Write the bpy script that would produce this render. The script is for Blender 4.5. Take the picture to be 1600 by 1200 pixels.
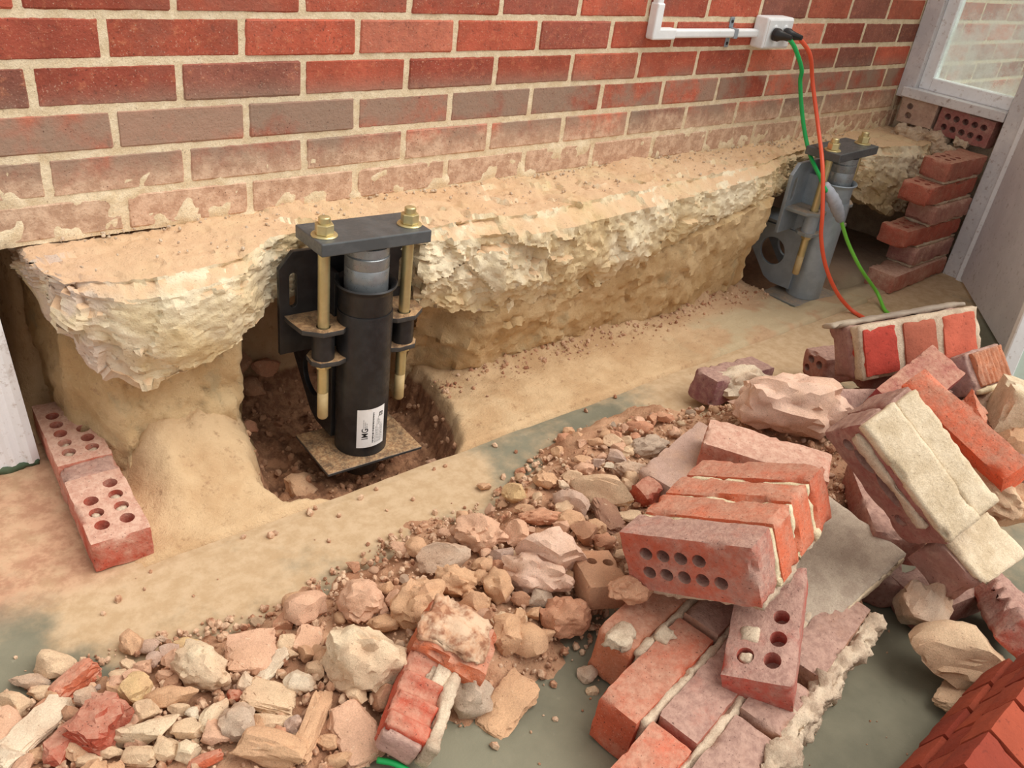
import bpy, bmesh, math, random
from mathutils import Vector, Matrix, noise, Euler

for _o in list(bpy.data.objects):
    bpy.data.objects.remove(_o, do_unlink=True)
SC = bpy.context.scene
COL = SC.collection

# ---------------------------------------------------------------- camera
cam_d = bpy.data.cameras.new('camera')
cam = bpy.data.objects.new('camera', cam_d)
COL.objects.link(cam)
cam.location = (-0.3182, -1.5628, 1.0639)
cam.rotation_euler = Euler((1.03019, -0.11449, -0.68302), 'XYZ')
cam_d.sensor_fit = 'HORIZONTAL'
cam_d.sensor_width = 36.0
cam_d.lens = 1312.16 * 36.0 / 1600.0
cam_d.clip_start = 0.01
SC.camera = cam

# ---------------------------------------------------------------- light
wd = bpy.data.worlds.new('sky')
SC.world = wd
wd.use_nodes = True
bgn = wd.node_tree.nodes['Background']
bgn.inputs['Color'].default_value = (1.0, 0.985, 0.96, 1)
bgn.inputs['Strength'].default_value = 0.76
sd = bpy.data.lights.new('daylight', 'SUN')
sd.energy = 3.3
sd.angle = math.radians(55)
sd.color = (1.0, 0.97, 0.92)
sun = bpy.data.objects.new('daylight', sd)
COL.objects.link(sun)
sun.rotation_euler = Vector((-0.42, 0.34, -0.84)).to_track_quat('-Z', 'Y').to_euler()
SC.view_settings.view_transform = 'Standard'
SC.view_settings.look = 'None'
SC.view_settings.exposure = 0.0
SC.view_settings.gamma = 1.0
SC.view_settings.use_curve_mapping = False

# ---------------------------------------------------------------- helpers
def lin(c):
    def f(v):
        v = v / 255.0
        return v / 12.92 if v <= 0.04045 else ((v + 0.055) / 1.055) ** 2.4
    return (f(c[0]), f(c[1]), f(c[2]), 1.0)

def lerp_tab(tab, x):
    if x <= tab[0][0]: return tab[0][1]
    for i in range(len(tab) - 1):
        a, b = tab[i], tab[i + 1]
        if x <= b[0]:
            t = (x - a[0]) / (b[0] - a[0])
            return a[1] + (b[1] - a[1]) * t
    return tab[-1][1]

def smooth(a, b, x):
    t = max(0.0, min(1.0, (x - a) / (b - a)))
    return t * t * (3 - 2 * t)

def fbm(v, s, o=4, seed=0.0):
    return noise.fractal(Vector((v[0] * s + seed, v[1] * s - seed * 1.7, v[2] * s + seed * .3)), 0.9, 2.1, o)

def facet(p, s, seed=0.0, tilt=.5):
    q = Vector((p[0] * s + seed, p[1] * s - seed, p[2] * s + seed * .5))
    _d, pts = noise.voronoi(q)
    c = pts[0]
    n = noise.cell_vector(c * 7.3 + Vector((3.1, 1.7, 9.2))) * 2 - Vector((1, 1, 1))
    return ((q - c).dot(n) * tilt + .25 * n.x) / s

def mesh_of(verts, faces, smooth_sh=False, name='mesh'):
    me = bpy.data.meshes.new(name)
    me.from_pydata([tuple(v) for v in verts], [], faces)
    me.update()
    if smooth_sh:
        me.polygons.foreach_set('use_smooth', [True] * len(me.polygons))
    return me

def put(name, me, mat=None, parent=None, color=None, loc=None, rot=None):
    o = bpy.data.objects.new(name, me)
    COL.objects.link(o)
    if mat is not None and me is not None and len(me.materials) == 0:
        me.materials.append(mat)
    if parent is not None:
        o.parent = parent
    if color is not None:
        o.color = lin(color)
    if loc is not None: o.location = loc
    if rot is not None: o.rotation_euler = rot
    return o

def tag(o, label=None, cat=None, group=None, kind=None):
    if label: o['label'] = label
    if cat: o['category'] = cat
    if group: o['group'] = group
    if kind: o['kind'] = kind
    return o

def empty(name, loc=(0, 0, 0), rotvec=None):
    o = bpy.data.objects.new(name, None)
    COL.objects.link(o)
    o.empty_display_size = 0.05
    o.location = loc
    if rotvec is not None:
        v = Vector(rotvec)
        if v.length > 1e-9:
            o.rotation_euler = Matrix.Rotation(v.length, 3, v.normalized()).to_euler()
    return o

class MB:
    """collects simple shapes into one mesh"""
    def __init__(s): s.v = []; s.f = []
    def add(s, verts, faces, mat=None):
        n = len(s.v)
        s.v += [tuple((mat @ Vector(v)) if mat else v) for v in verts]
        s.f += [tuple(i + n for i in f) for f in faces]
        return s
    def box(s, x0, x1, y0, y1, z0, z1, mat=None):
        vs = [(x0,y0,z0),(x1,y0,z0),(x1,y1,z0),(x0,y1,z0),(x0,y0,z1),(x1,y0,z1),(x1,y1,z1),(x0,y1,z1)]
        return s.add(vs, [(0,3,2,1),(4,5,6,7),(0,1,5,4),(1,2,6,5),(2,3,7,6),(3,0,4,7)], mat)
    def lathe(s, prof, n=32, mat=None, close=False):
        """prof: list of (r,z); axis z"""
        vs = []; fs = []
        for r, z in prof:
            for k in range(n):
                a = 2 * math.pi * k / n
                vs.append((r * math.cos(a), r * math.sin(a), z))
        m = len(prof)
        for i in range(m - 1 if not close else m):
            j = (i + 1) % m
            for k in range(n):
                l = (k + 1) % n
                fs.append((i*n+k, i*n+l, j*n+l, j*n+k))
        if not close:
            if prof[0][0] > 1e-6: fs.append(tuple(reversed(range(n))))
            if prof[-1][0] > 1e-6: fs.append(tuple((m-1)*n + k for k in range(n)))
        return s.add(vs, fs, mat)
    def tube(s, pts, r, n=10):
        pts = [Vector(p) for p in pts]
        vs = []; fs = []
        up = Vector((0, 0, 1)); prev = None
        for i, p in enumerate(pts):
            t = (pts[min(i+1, len(pts)-1)] - pts[max(i-1, 0)]).normalized()
            if prev is None:
                a = t.cross(up)
                if a.length < 1e-3: a = t.cross(Vector((1, 0, 0)))
            else:
                a = prev - t * prev.dot(t)
            a.normalize(); prev = a
            b = t.cross(a)
            rr = r[i] if isinstance(r, (list, tuple)) else r
            for k in range(n):
                q = 2 * math.pi * k / n
                vs.append(p + (a * math.cos(q) + b * math.sin(q)) * rr)
        for i in range(len(pts) - 1):
            for k in range(n):
                l = (k + 1) % n
                fs.append((i*n+k, i*n+l, (i+1)*n+l, (i+1)*n+k))
        fs.append(tuple(reversed(range(n)))); fs.append(tuple((len(pts)-1)*n + k for k in range(n)))
        return s.add(vs, fs)
    def mesh(s, sm=False): return mesh_of(s.v, s.f, sm)

def catmull(pts, per=8):
    P = [Vector(p) for p in pts]; P = [P[0] * 2 - P[1]] + P + [P[-1] * 2 - P[-2]]
    out = []
    for i in range(1, len(P) - 2):
        for k in range(per):
            t = k / per
            a, b, c, d = P[i-1], P[i], P[i+1], P[i+2]
            out.append(0.5 * ((2*b) + (c-a)*t + (2*a-5*b+4*c-d)*t*t + (3*b-a-3*c+d)*t**3))
    out.append(P[-2]); return out

def bevel_mesh(me, w, seg=2, ang=40):
    bm = bmesh.new(); bm.from_mesh(me)
    bmesh.ops.recalc_face_normals(bm, faces=bm.faces)
    es = [e for e in bm.edges if len(e.link_faces) == 2 and e.calc_face_angle(0) > math.radians(ang)]
    bmesh.ops.bevel(bm, geom=es, offset=w, segments=seg, profile=.5, affect='EDGES')
    bm.to_mesh(me); bm.free(); me.update(); return me

def smooth_by_angle(me, ang=35):
    me.polygons.foreach_set('use_smooth', [True] * len(me.polygons))
    try: me.set_sharp_from_angle(angle=math.radians(ang))
    except Exception: pass
    return me

def grid_box(h, res):
    """lattice box of half sizes h; returns verts, quads"""
    n = [max(1, int(round(2 * h[i] / res))) for i in range(3)]
    idx = {}; vs = []; fs = []
    def vid(k):
        if k not in idx:
            idx[k] = len(vs)
            vs.append(Vector([-h[i] + 2 * h[i] * k[i] / n[i] for i in range(3)]))
        return idx[k]
    for ax in range(3):
        u, w = (ax + 1) % 3, (ax + 2) % 3
        for side in (0, n[ax]):
            for a in range(n[u]):
                for b in range(n[w]):
                    q = []
                    for da, db in ((0,0),(1,0),(1,1),(0,1)):
                        k = [0,0,0]; k[ax] = side; k[u] = a+da; k[w] = b+db
                        q.append(vid(tuple(k)))
                    fs.append(tuple(q) if side else tuple(reversed(q)))
    return vs, fs

def rough_box(L, W, T, seed=0, res=.011, amp=.0012, rnd=.004, chip=.006, fs_=28, lumps=0):
    h = (L/2, W/2, T/2)
    vs, fs = grid_box(h, res)
    out = []
    so = seed * 3.71
    for p in vs:
        inn = Vector([max(-(h[i]-rnd), min(h[i]-rnd, p[i])) for i in range(3)])
        d = p - inn
        e = sum(1 for i in range(3) if abs(d[i]) > 1e-7)
        dn = d.normalized() if d.length > 1e-9 else Vector((0,0,1))
        q = inn + dn * rnd
        q = q + dn * (amp * fbm(p, fs_*2.2, 3, so))
        if lumps:
            q = q + dn * lumps * fbm(p, 22, 3, so + 5)
            if lumps > .0035: q = q + dn * (lumps * 14) * facet(p, 55, so) + dn * lumps * .35 * fbm(p, 120, 2, so)
        if e >= 2 and chip:
            c = fbm(p, 24, 3, so + 11)
            q = q - dn * chip * max(0, c - .08) * 1.6
        out.append(q)
    return out, fs

def bool_cut(me, cutter_me):
    a = bpy.data.objects.new('tmp_a', me); b = bpy.data.objects.new('tmp_b', cutter_me)
    COL.objects.link(a); COL.objects.link(b)
    m = a.modifiers.new('b', 'BOOLEAN'); m.operation = 'DIFFERENCE'; m.object = b; m.solver = 'EXACT'
    dg = bpy.context.evaluated_depsgraph_get()
    r = bpy.data.meshes.new_from_object(a.evaluated_get(dg), depsgraph=dg)
    bpy.data.objects.remove(a); bpy.data.objects.remove(b)
    r.materials.clear()
    return r

def holes_cutter(holes, axis='z', n=14):
    """holes: (cx, cy, rx, ry, z0, z1) along local z"""
    mb = MB()
    for cx, cy, rx, ry, z0, z1 in holes:
        vs = []; 
        for z in (z0, z1):
            for k in range(n):
                a = 2*math.pi*k/n
                vs.append((cx + rx*math.cos(a), cy + ry*math.sin(a), z))
        fs = [tuple(reversed(range(n))), tuple(range(n, 2*n))]
        fs += [(k, (k+1) % n, n+(k+1) % n, n+k) for k in range(n)]
        mb.add(vs, fs)
    return mb.mesh()

def brick_mesh(L=.23, W=.096, T=.064, seed=0, holes=None, **k):
    vs, fs = rough_box(L, W, T, seed, **k)
    me = mesh_of(vs, fs)
    if holes:
        me = bool_cut(me, holes_cutter(holes))
    smooth_by_angle(me, 50)
    return me

def std_holes(L, W, T, side=1, nx=5, ny=2, r=.0115, depth=.022, px=None, py=.034, skip=(), x0=0, thru=False):
    px = px or L * .165
    hs = []
    for i in range(nx):
        for j in range(ny):
            if (i, j) in skip: continue
            cx = x0 + (i - (nx-1)/2) * px; cy = (j - (ny-1)/2) * py
            a, b = (T/2 - depth, T/2 + .01)
            if thru: a = -T/2 - .01
            hs.append((cx, cy, r, r*.95, a, b) if side > 0 else (cx, cy, r, r*.95, -b, -a))
    return hs

# ---------------------------------------------------------------- materials
MATS = {}
class NT:
    def __init__(s, name):
        s.m = bpy.data.materials.new(name); s.m.use_nodes = True
        s.t = s.m.node_tree; s.n = s.t.nodes; s.l = s.t.links
        s.b = s.n['Principled BSDF']; s.out = s.n['Material Output']
        s.tc = s.n.new('ShaderNodeTexCoord')
        s.geo = s.n.new('ShaderNodeNewGeometry')
    def link(s, a, b): s.l.new(a, b)
    def vec(s, world=False): return s.geo.outputs['Position'] if world else s.tc.outputs['Object']
    def noise(s, scale, detail=4, rough=.6, world=False, dist=0.0, vec=None):
        n = s.n.new('ShaderNodeTexNoise'); n.inputs['Scale'].default_value = scale
        n.inputs['Detail'].default_value = detail; n.inputs['Roughness'].default_value = rough
        n.inputs['Distortion'].default_value = dist
        s.link(vec or s.vec(world), n.inputs['Vector']); return n.outputs['Fac']
    def voro(s, scale, world=False, feature='F1'):
        n = s.n.new('ShaderNodeTexVoronoi'); n.inputs['Scale'].default_value = scale; n.feature = feature
        s.link(s.vec(world), n.inputs['Vector']); return n.outputs['Distance']
    def ramp(s, fac, a, b, va=0.0, vb=1.0):
        n = s.n.new('ShaderNodeMapRange'); n.interpolation_type = 'SMOOTHSTEP'
        n.inputs['From Min'].default_value = a; n.inputs['From Max'].default_value = b
        n.inputs['To Min'].default_value = va; n.inputs['To Max'].default_value = vb
        s.link(fac, n.inputs['Value']); return n.outputs['Result']
    def math(s, op, a, b=None, clamp=False):
        n = s.n.new('ShaderNodeMath'); n.operation = op; n.use_clamp = clamp
        for i, q in enumerate((a, b)):
            if q is None: continue
            if isinstance(q, (int, float)): n.inputs[i].default_value = q
            else: s.link(q, n.inputs[i])
        return n.outputs[0]
    def mix(s, fac, a, b, mode='MIX'):
        n = s.n.new('ShaderNodeMix'); n.data_type = 'RGBA'; n.blend_type = mode
        if isinstance(fac, (int, float)): n.inputs[0].default_value = fac
        else: s.link(fac, n.inputs[0])
        for i, q in ((6, a), (7, b)):
            if isinstance(q, tuple): n.inputs[i].default_value = q
            else: s.link(q, n.inputs[i])
        return n.outputs[2]
    def sep(s, v):
        n = s.n.new('ShaderNodeSeparateXYZ'); s.link(v, n.inputs[0]); return n.outputs
    def objcol(s):
        n = s.n.new('ShaderNodeObjectInfo'); return n.outputs['Color']
    def rand(s):
        n = s.n.new('ShaderNodeObjectInfo'); return n.outputs['Random']
    def bump(s, h, strength=.5, dist=.003, prev=None):
        n = s.n.new('ShaderNodeBump'); n.inputs['Strength'].default_value = strength
        n.inputs['Distance'].default_value = dist; s.link(h, n.inputs['Height'])
        if prev is not None: s.link(prev, n.inputs['Normal'])
        return n.outputs['Normal']
    def done(s, col=None, rough=.85, metal=0.0, normal=None, spec=.3):
        if col is not None:
            if isinstance(col, tuple): s.b.inputs['Base Color'].default_value = col
            else: s.link(col, s.b.inputs['Base Color'])
        if isinstance(rough, (int, float)): s.b.inputs['Roughness'].default_value = rough
        else: s.link(rough, s.b.inputs['Roughness'])
        s.b.inputs['Metallic'].default_value = metal
        s.b.inputs['Specular IOR Level'].default_value = spec
        if normal is not None: s.link(normal, s.b.inputs['Normal'])
        return s.m

def scale_col(s, col, fac):     # multiply colour by a scalar socket
    n = s.n.new('ShaderNodeVectorMath'); n.operation = 'SCALE'
    s.link(col, n.inputs[0]); s.link(fac, n.inputs['Scale']); return n.outputs[0]

def pits(s, c, world, amt=.6, scale=260):
    n = s.noise(scale, 2, .5, world)
    return s.mix(s.ramp(n, .36, .26, 0, amt), c, lin((70, 42, 36)))

def m_wallbrick():
    s = NT('wall_brick'); c = s.objcol()
    n1 = s.noise(9, 5, .65, True); n2 = s.noise(60, 4, .7, True); n3 = s.noise(300, 2, .6, True)
    c = scale_col(s, c, s.ramp(n1, .3, .7, .82, 1.18))
    c = s.mix(s.ramp(n2, .52, .72, 0, .35), c, lin((226, 150, 110)))
    c = s.mix(s.ramp(n2, .44, .3, 0, .55), c, lin((104, 62, 52)))
    c = s.mix(s.ramp(n3, .62, .72, 0, .5), c, lin((226, 190, 166)))
    c = s.mix(s.ramp(s.noise(3.2, 5, .7, True), .52, .68, 0, .6), c, lin((150, 96, 80)))
    z = s.sep(s.geo.outputs['Position'])[2]
    n4 = s.noise(7, 6, .7, True)
    low = s.math('ADD', s.ramp(z, .66, .46, -.3, .42), s.math('ADD', s.math('MULTIPLY', n4, .6), s.math('MULTIPLY', s.noise(38, 5, .75, True), .4)))
    c = s.mix(s.ramp(low, .38, .82, 0, .9), c, s.mix(s.ramp(s.noise(30, 5, .75, True), .4, .62), lin((188, 154, 128)), lin((222, 192, 164))))
    gr = s.math('MULTIPLY', s.ramp(z, .70, .63), s.ramp(z, .5, .57))
    c = s.mix(s.math('MULTIPLY', gr, s.ramp(s.noise(4, 5, .65, True), .38, .56, 0, .8)), c, lin((152, 136, 118)))
    c = pits(s, c, True, .7)
    s_n = s.bump(n2, .6, .004, s.bump(s.noise(140, 3, .6, True), .5, .002))
    return s.done(c, .88, normal=s_n)

def m_mortar(name, a, b, bump=.6):
    s = NT(name)
    n = s.noise(25, 5, .7, True); n2 = s.noise(160, 4, .7, True)
    c = s.mix(s.ramp(n, .35, .65), lin(a), lin(b))
    c = s.mix(s.ramp(n2, .6, .75, 0, .4), c, lin((240, 228, 200)))
    c = scale_col(s, c, s.ramp(s.noise(420, 3, .8, True), .3, .7, .84, 1.12)); c = s.mix(s.ramp(s.noise(230, 2, .5, True), .34, .25, 0, .5), c, lin((120, 92, 72)))
    return s.done(c, .92, normal=s.bump(n2, bump, .003, s.bump(s.noise(50, 6, .75, True), bump, .004)))

def m_brick():            # loose bricks: object colour, dusty patches
    s = NT('loose_brick'); c = s.objcol()
    n1 = s.noise(14, 5, .65, False); n2 = s.noise(90, 4, .7, False); n3 = s.noise(320, 2, .6, False)
    c = scale_col(s, c, s.ramp(n1, .3, .7, .8, 1.18))
    c = s.mix(s.ramp(n2, .4, .28, 0, .5), c, lin((84, 44, 38)))
    c = s.mix(s.ramp(n3, .6, .72, 0, .4), c, lin((228, 178, 150)))
    d = s.noise(21, 7, .75, True); N = s.sep(s.geo.outputs['Normal'])
    d = s.math('ADD', d, s.ramp(N[2], .2, .95, -.12, .16))
    c = s.mix(s.ramp(d, .25, .85, .0, .9), c, s.mix(s.ramp(n2, .3, .7), lin((172, 124, 102)), lin((198, 156, 132))))
    c = pits(s, c, False, .75)
    return s.done(c, .9, normal=s.bump(n2, .6, .003, s.bump(s.noise(200, 3, .6), .5, .002)))

def m_cleanbrick():
    s = NT('clean_brick'); c = s.objcol()
    n1 = s.noise(14, 5, .65, True); n2 = s.noise(110, 4, .7, True)
    c = scale_col(s, c, s.ramp(n1, .3, .7, .85, 1.15))
    c = s.mix(s.ramp(n2, .42, .3, 0, .5), c, lin((84, 36, 26)))
    return s.done(c, .85, normal=s.bump(n2, .6, .003))

def m_dustybrick(name='dusty_brick', da=(154, 122, 110), db=(188, 154, 138)):       # mortar-skinned or dust covered faces: the object colour shows in patches only
    s = NT(name); c = s.objcol()
    n1 = s.noise(14, 5, .65); n2 = s.noise(80, 4, .7)
    d = s.noise(11, 6, .75, True)
    c = scale_col(s, c, s.ramp(n1, .3, .7, .85, 1.15))
    d = s.math('ADD', s.math('MULTIPLY', d, .7), s.math('MULTIPLY', s.noise(45, 5, .75, True), .3)); N = s.sep(s.geo.outputs['Normal'])
    d = s.math('ADD', d, s.ramp(N[2], .0, .95, -.06, .16))
    c = s.mix(s.ramp(d, .28, .66, .06, .93), c, s.mix(s.ramp(n2, .3, .7), lin(da), lin(db)))
    c = pits(s, c, False, .65)
    return s.done(c, .92, normal=s.bump(n2, .7, .003, s.bump(s.noise(220, 3, .6), .5, .002)))

def m_stone():
    s = NT('rubble_stone'); c = s.objcol()
    n1 = s.noise(18, 5, .65); n2 = s.noise(90, 7, .75); n3 = s.noise(300, 4, .75)
    c = scale_col(s, c, s.ramp(n1, .3, .7, .82, 1.12))
    c = s.mix(s.ramp(s.noise(9, 4, .6, True), .4, .65, .25, .6), c, lin((200, 158, 126)))
    c = s.mix(s.ramp(n2, .42, .3, 0, .4), c, lin((140, 100, 76)))
    c = s.mix(s.ramp(n2, .58, .72, 0, .5), c, lin((236, 216, 184)))
    c = s.mix(s.ramp(s.noise(210, 3, .6), .38, .27, 0, .6), c, lin((120, 82, 60)))
    n5 = s.noise(520, 3, .8); c = scale_col(s, c, s.ramp(n5, .3, .7, .9, 1.2))
    return s.done(c, .95, normal=s.bump(n2, .6, .004, s.bump(n3, .5, .002)))

def m_soil(name, a, b, c3, wet=.0):
    s = NT(name)
    n1 = s.noise(6, 6, .65, True); n2 = s.noise(45, 6, .7, True); n3 = s.noise(190, 4, .75, True)
    c = s.mix(s.ramp(n1, .38, .62), lin(a), lin(b))
    c = s.mix(s.ramp(n2, .45, .3, 0, .6), c, lin(c3))
    c = s.mix(s.ramp(n3, .58, .72, 0, .4), c, lin((236, 204, 160)))
    return s, c, n2, n3

def m_trench():
    s, c, n2, n3 = m_soil('trench_soil', (196, 160, 120), (214, 182, 142), (150, 112, 80))
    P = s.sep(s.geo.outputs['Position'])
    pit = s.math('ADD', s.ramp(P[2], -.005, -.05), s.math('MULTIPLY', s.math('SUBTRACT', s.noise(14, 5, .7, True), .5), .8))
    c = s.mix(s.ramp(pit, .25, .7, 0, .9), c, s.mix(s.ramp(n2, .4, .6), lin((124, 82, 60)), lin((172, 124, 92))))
    far = s.ramp(P[0], 1.2, 2.0)
    c = s.mix(s.math('MULTIPLY', far, .6), c, lin((182, 146, 118)))
    c = s.mix(s.math('MULTIPLY', s.math('MULTIPLY', s.ramp(P[0], 1.35, 1.6), s.ramp(P[1], -.22, -.28)), s.ramp(s.noise(5, 4, .6, True), .42, .54, 0, .7)), c, lin((196, 180, 146)))
    c = s.mix(s.ramp(P[0], 2.3, 2.55, 0, .7), c, lin((150, 128, 112)))
    return s.done(c, .96, normal=s.bump(n3, .7, .004, s.bump(n2, .7, .006)))

def m_heap():
    s, c, n2, n3 = m_soil('heap_dirt', (184, 134, 102), (208, 164, 130), (146, 100, 74))
    return s.done(c, .96, normal=s.bump(n3, .8, .005, s.bump(n2, .8, .008)))

def m_floor():
    s = NT('slab_concrete')
    P = s.sep(s.geo.outputs['Position'])
    n1 = s.noise(2.2, 6, .6, True); n2 = s.noise(30, 6, .7, True); n3 = s.noise(220, 3, .7, True)
    base = s.mix(s.ramp(n1, .4, .62), lin((110, 107, 90)), lin((134, 129, 109)))
    base = s.mix(s.ramp(n2, .6, .75, 0, .4), base, lin((166, 158, 136)))
    base = s.mix(s.ramp(n2, .4, .28, 0, .35), base, lin((92, 90, 78)))
    # beige dust swept out of the trench: thick beside it, thinning towards the room
    near = s.ramp(P[1], -.8, -.47, 0, .75)
    left = s.math('ADD', s.ramp(P[0], -.28, -.1, -.5, .1), s.math('MULTIPLY', s.ramp(P[1], -.42, -.3), .4))
    right = s.math('MULTIPLY', s.ramp(P[0], .55, .75, 0, -.55), s.ramp(P[0], 1.3, 1.05))
    far = s.math('MULTIPLY', s.ramp(P[0], 1.05, 1.5, 0, .25), s.ramp(P[0], 2.5, 2.1))
    dust = s.math('ADD', s.math('ADD', s.math('ADD', near, left), s.math('ADD', right, far)), s.math('MULTIPLY', s.math('SUBTRACT', s.noise(7, 6, .65, True), .5), 1.5))
    c = s.mix(s.ramp(dust, .2, .75, 0, .95), base, s.mix(s.ramp(n2, .35, .65), lin((186, 156, 120)), lin((202, 174, 140))))
    red = s.math('MULTIPLY', s.math('MULTIPLY', s.ramp(P[0], -.03, -.12), s.ramp(P[1], -.46, -.36)), s.ramp(s.noise(9, 5, .7, True), .3, .6, .3, .9))
    c = s.mix(red, c, s.mix(s.ramp(n2, .4, .6), lin((170, 124, 98)), lin((196, 152, 122))))
    return s.done(c, .9, normal=s.bump(n3, .25, .002, s.bump(n2, .2, .003)))

def m_footing():
    s = NT('footing_concrete')
    P = s.sep(s.geo.outputs['Position']); N = s.sep(s.geo.outputs['Normal'])
    n1 = s.noise(5, 6, .65, True); n2 = s.noise(32, 6, .72, True); n3 = s.noise(150, 4, .75, True)
    c = s.mix(s.ramp(n1, .4, .6), lin((218, 196, 156)), lin((238, 222, 190)))
    c = s.mix(s.ramp(n2, .6, .72, 0, .7), c, lin((236, 224, 196)))
    c = s.mix(s.ramp(n2, .42, .3, 0, .5), c, lin((182, 152, 118)))
    # tan clay film on the formed face, white where the concrete is freshly broken
    c = s.mix(s.ramp(s.math('ADD', s.noise(4.2, 4, .6, True), s.ramp(P[2], .36, .2, -.04, .06)), .46, .56, 0, .75), c, s.mix(s.ramp(n2, .35, .65), lin((200, 170, 122)), lin((222, 196, 150))))
    # aggregate stones in the broken concrete
    v = s.n.new('ShaderNodeTexVoronoi'); v.inputs['Scale'].default_value = 42; s.link(s.vec(True), v.inputs['Vector'])
    vc = s.sep(v.outputs['Color'])
    agg = s.math('MULTIPLY', s.ramp(v.outputs['Distance'], .42, .3), s.math('MULTIPLY', s.ramp(vc[0], .72, .76), s.ramp(s.noise(3.5, 4, .6, True), .5, .56)))
    c = s.mix(s.math('MULTIPLY', agg, .7), c, s.mix(vc[1], lin((150, 124, 104)), lin((204, 184, 160))))
    lil = s.math('MULTIPLY', s.ramp(P[0], .1, -.03), s.ramp(s.noise(8, 4, .6, True), .35, .55))
    c = s.mix(s.math('MULTIPLY', lil, .75), c, lin((206, 182, 170)))
    # tan dust lying on the ledge
    c = s.mix(s.math('MULTIPLY', s.ramp(N[2], .55, .9), s.ramp(n1, .3, .55, .35, .85)), c, lin((212, 174, 136)))
    c = s.mix(s.ramp(s.noise(170, 3, .65, True), .4, .28, 0, .55), c, lin((138, 108, 82)))
    h = s.math('ADD', s.math('MULTIPLY', n2, .6), s.math('MULTIPLY', agg, .25))
    return s.done(c, .95, normal=s.bump(h, .8, .007, s.bump(n3, .7, .003)))

def m_bank():
    s, c, n2, n3 = m_soil('bank_soil', (196, 162, 116), (216, 186, 142), (162, 126, 92))
    c = s.mix(s.ramp(s.noise(9, 5, .6, True), .55, .68, 0, .55), c, lin((176, 160, 126)))
    return s.done(c, .96, normal=s.bump(n3, .7, .004, s.bump(n2, .8, .007)))

def m_metal(name, col, rough, metal=.0, dust=None, spec=.5):
    s = NT(name)
    n = s.noise(25, 4, .6); n2 = s.noise(120, 4, .7)
    c = s.mix(s.ramp(n, .4, .65, 0, .5), lin(col), lin(tuple(min(255, v + 22) for v in col)))
    if dust:
        N = s.sep(s.geo.outputs['Normal'])
        dd = s.math('MULTIPLY', s.ramp(N[2], .5, .95), s.ramp(s.math('ADD', s.math('MULTIPLY', n, .6), s.math('MULTIPLY', s.noise(260, 3, .7), .4)), .3, .66, .15, 1))
        c = s.mix(s.math('MULTIPLY', dd, dust), c, s.mix(s.ramp(n2, .4, .6), lin((176, 132, 92)), lin((214, 172, 124))))
    return s.done(c, s.ramp(n2, .3, .7, rough - .08, rough + .12), metal, s.bump(n2, .15, .001), spec)

def m_paint(name, a, b, dirt=None, dirtamt=.5, rough=.5):
    s = NT(name)
    n = s.noise(6, 6, .7, True); n2 = s.noise(60, 5, .7, True)
    c = s.mix(s.ramp(n, .4, .62), lin(a), lin(b))
    if dirt:
        c = s.mix(s.ramp(n2, .56, .7, 0, dirtamt), c, lin(dirt))
        c = s.mix(s.ramp(s.noise(12, 6, .75, True), .58, .72, 0, dirtamt), c, lin(dirt))
    return s.done(c, rough, normal=s.bump(n2, .25, .002))

def m_flat(name, col, rough=.5, metal=0.0, spec=.5):
    s = NT(name); return s.done(lin(col), rough, metal, None, spec)

def m_glass():
    s = NT('dusty_glass')
    tr = s.n.new('ShaderNodeBsdfTransparent'); tr.inputs['Color'].default_value = (.9, .95, .92, 1)
    gl = s.n.new('ShaderNodeBsdfGlossy'); gl.inputs['Roughness'].default_value = .05
    df = s.n.new('ShaderNodeBsdfTranslucent'); df.inputs['Color'].default_value = lin((236, 240, 234))
    d2 = s.n.new('ShaderNodeBsdfDiffuse'); d2.inputs['Color'].default_value = lin((222, 232, 224))
    m0 = s.n.new('ShaderNodeMixShader'); m0.inputs[0].default_value = .5
    s.link(df.outputs[0], m0.inputs[1]); s.link(d2.outputs[0], m0.inputs[2])
    m1 = s.n.new('ShaderNodeMixShader'); m1.inputs[0].default_value = .1
    s.link(tr.outputs[0], m1.inputs[1]); s.link(gl.outputs[0], m1.inputs[2])
    m2 = s.n.new('ShaderNodeMixShader')
    s.link(s.ramp(s.noise(7, 6, .7, True), .35, .7, .18, .7), m2.inputs[0])
    s.link(m1.outputs[0], m2.inputs[1]); s.link(m0.outputs[0], m2.inputs[2])
    s.link(m2.outputs[0], s.out.inputs['Surface'])
    return s.m

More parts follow.
